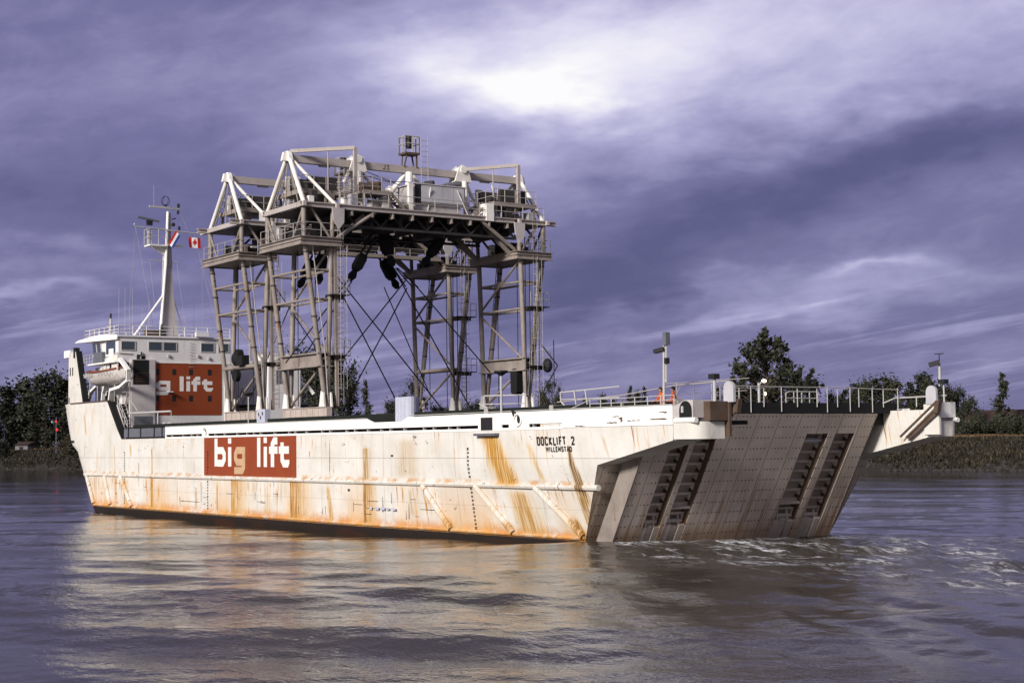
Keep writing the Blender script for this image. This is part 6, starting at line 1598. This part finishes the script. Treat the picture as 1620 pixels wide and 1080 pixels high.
    if full:
        block(0, 5.9, 19.05, (0, -0.5, -0.86), 0.72, 1.4)
        block(0, 8.2, 20.5, (0, 0.36, -0.93), 0.85, 1.6)
        block(0, 12.6, 20.6, (0, -0.62, -0.78), 0.7, 1.9); block(0, 2.7, 18.8, (0, -0.15, -1), 0.75, 1.3)
        for a, b in (((0, 5.05, 17.8), (0, -0.2, 11.4)), ((0, 5.25, 17.6), (0, 1.0, 11.5)), ((0, 3.9, 18.0), (0, 13.6, 7.5)), ((0, 3.9, 17.5), (0, 9.7, 7.5)), ((0, 8.95, 18.6), (0, 16.0, 7.6)), ((0, 10.3, 18.0), (0, 17.5, 11.0)), ((0, 9.9, 17.9), (0, 2.6, 9.7)), ((0, 10.0, 17.3), (0, 4.1, 7.5))): rope(a, b)
        for dy in (-0.5, 0.1, 0.6): rope((0, 9.0 + dy * 0.3, 18.8), (0, 10.4 + dy, 17.4), 0.05)
    else:
        block(0, 7.0, 19.6, (0, -0.5, -0.86), 0.9, 1.6); block(0, 14.4, 20.0, (0, 0.5, -0.86), 0.9, 1.8)
        for a, b in (((0, 6.0, 18.0), (0, 1.8, 9.0)), ((0, 14.0, 18.5), (0, 18.4, 9.5)), ((0, 3.0, 19.5), (0, 8.6, 12.0))): rope(a, b, 0.045)
    return go


gantry(-46.25, 'gantry_crane', 'grey portal gantry standing nearer the bow and wheelhouse, half hidden by the other', False)
gantry(-35.65, 'gantry_crane', 'grey portal gantry standing nearer the stern, with the lookout and panelled machinery house', True)

# ================================================================== PEOPLE
def skin_body(name, joints, edges, mat, parent, sub=1):
    me = bpy.data.meshes.new(name); o_ = Vector(ORG[parent.name])
    me.from_pydata([tuple(Vector(p) - o_) for p, r_ in joints], edges, []); me.update()
    ob = bpy.data.objects.new(name, me); COL.objects.link(ob); ob.parent = parent; me.materials.append(M[mat]); ORG[ob.name] = tuple(o_)
    md = ob.modifiers.new('skin', 'SKIN'); md.use_smooth_shade = True
    for v, (p, r_) in zip(me.skin_vertices[0].data, joints): v.radius = (r_, r_) if not isinstance(r_, tuple) else r_
    me.skin_vertices[0].data[0].use_root = True
    sb = ob.modifiers.new('sub', 'SUBSURF'); sb.levels = sub; sb.render_levels = sub
    return ob


def crew(x, y, z, face, lean, arm, label):
    """a standing deckhand, about 1.75 m, facing `face` (radians), bent forward by lean metres, hands on the rail"""
    p = thing('person', (x, y, z), label, 'person', 'deck crew in orange at the stern rail')
    f = Vector((math.cos(face), math.sin(face), 0)); sv = Vector((-f.y, f.x, 0)); b = Vector((x, y, z))
    Q = lambda fw, sd2, up: b + f * fw + sv * sd2 + Vector((0, 0, up))
    J = [(Q(0, 0, 0.95), 0.15), (Q(lean * .45, 0, 1.2), 0.155), (Q(lean * .9, 0, 1.42), 0.14), (Q(lean * 1.1, 0, 1.53), 0.06), (Q(lean * 1.25, 0, 1.66), (0.085, 0.10)), (Q(lean * 1.3 + .01, 0, 1.76), 0.07)]
    E_ = [(0, 1), (1, 2), (2, 3), (3, 4), (4, 5)]
    for s in (-1, 1):
        i = len(J)
        J += [(Q(0, s * .10, .86), .10), (Q(.04, s * .11, .48), .068), (Q(-.02, s * .12, .08), .05), (Q(.14, s * .13, .03), .045)]
        E_ += [(0, i), (i, i + 1), (i + 1, i + 2), (i + 2, i + 3)]
        i = len(J)
        J += [(Q(lean * .9, s * .19, 1.38), .065), (Q(lean * .9 + .08, s * .26, 1.12), .048), (Q(lean + .32 * arm, s * .2, 1.0 + 0.1 * arm), .036), (Q(lean + .40 * arm, s * .19, .99 + 0.1 * arm), .034)]
        E_ += [(2, i), (i, i + 1), (i + 1, i + 2), (i + 2, i + 3)]
    body = skin_body('body', J, E_, 'orange', p)
    hc = Q(lean * 1.28, 0, 1.67)
    hd = MB(); hd.sphere(hc, 0.105, 12, (1, 0.85, 1.2)); hd.sphere(hc + f * 0.105 - Vector((0, 0, .01)), 0.02, 6)
    for s in (-1, 1): hd.sphere(hc + sv * s * 0.09, 0.028, 6, (0.6, 0.6, 1.1))
    hd.build('head', 'skin', p, smooth=True)
    MB().sphere(hc + Vector((0, 0, 0.045)) - f * 0.028, 0.118, 12, (1, 0.95, 1.0)).build('hair', 'hair', p, smooth=True)
    for s in (-1, 1):
        hb = MB(); c0 = Q(lean + .44 * arm, s * .19, .985 + 0.1 * arm); hb.obox(c0, f, sv, (0, 0, 1), .045, .042, .015)
        for k in range(4):
            o = c0 + f * 0.045 + sv * (k - 1.5) * 0.021; L = (.034, .042, .045, .036)[k]; hb.tube(o, o + f * L, .009, 6); hb.tube(o + f * L, o + f * (L + .012) - Vector((0, 0, .035)), .009, 6, .007)
        hb.tube(c0 - sv * s * .04, c0 - sv * s * .062 + f * .04 - Vector((0, 0, .02)), .011, 6, .008)
        hb.build('hand', 'skin', p)
    bt = MB()
    for s in (-1, 1): bt.obox(Q(.05, s * .125, .045), f, sv, (0, 0, 1), .14, .05, .045)
    bt.build('boots', 'dark', p)
crew(5.2, 2.1, 6.4, -2.0, 0.10, 0.7, 'crew member in orange coverall closest to the tall stern light mast')
crew(4.35, 2.0, 6.4, -1.5, 0.16, 0.8, 'crew member in orange coverall bending over the rail between the two others')
crew(3.75, 2.4, 6.35, -1.1, 0.05, 0.5, 'crew member in orange coverall standing farthest from the stern light mast')
MB().box(-1, 9, 1.3, 3.6, 6.2, 6.40).build('stern_deck', 'deck', ship)
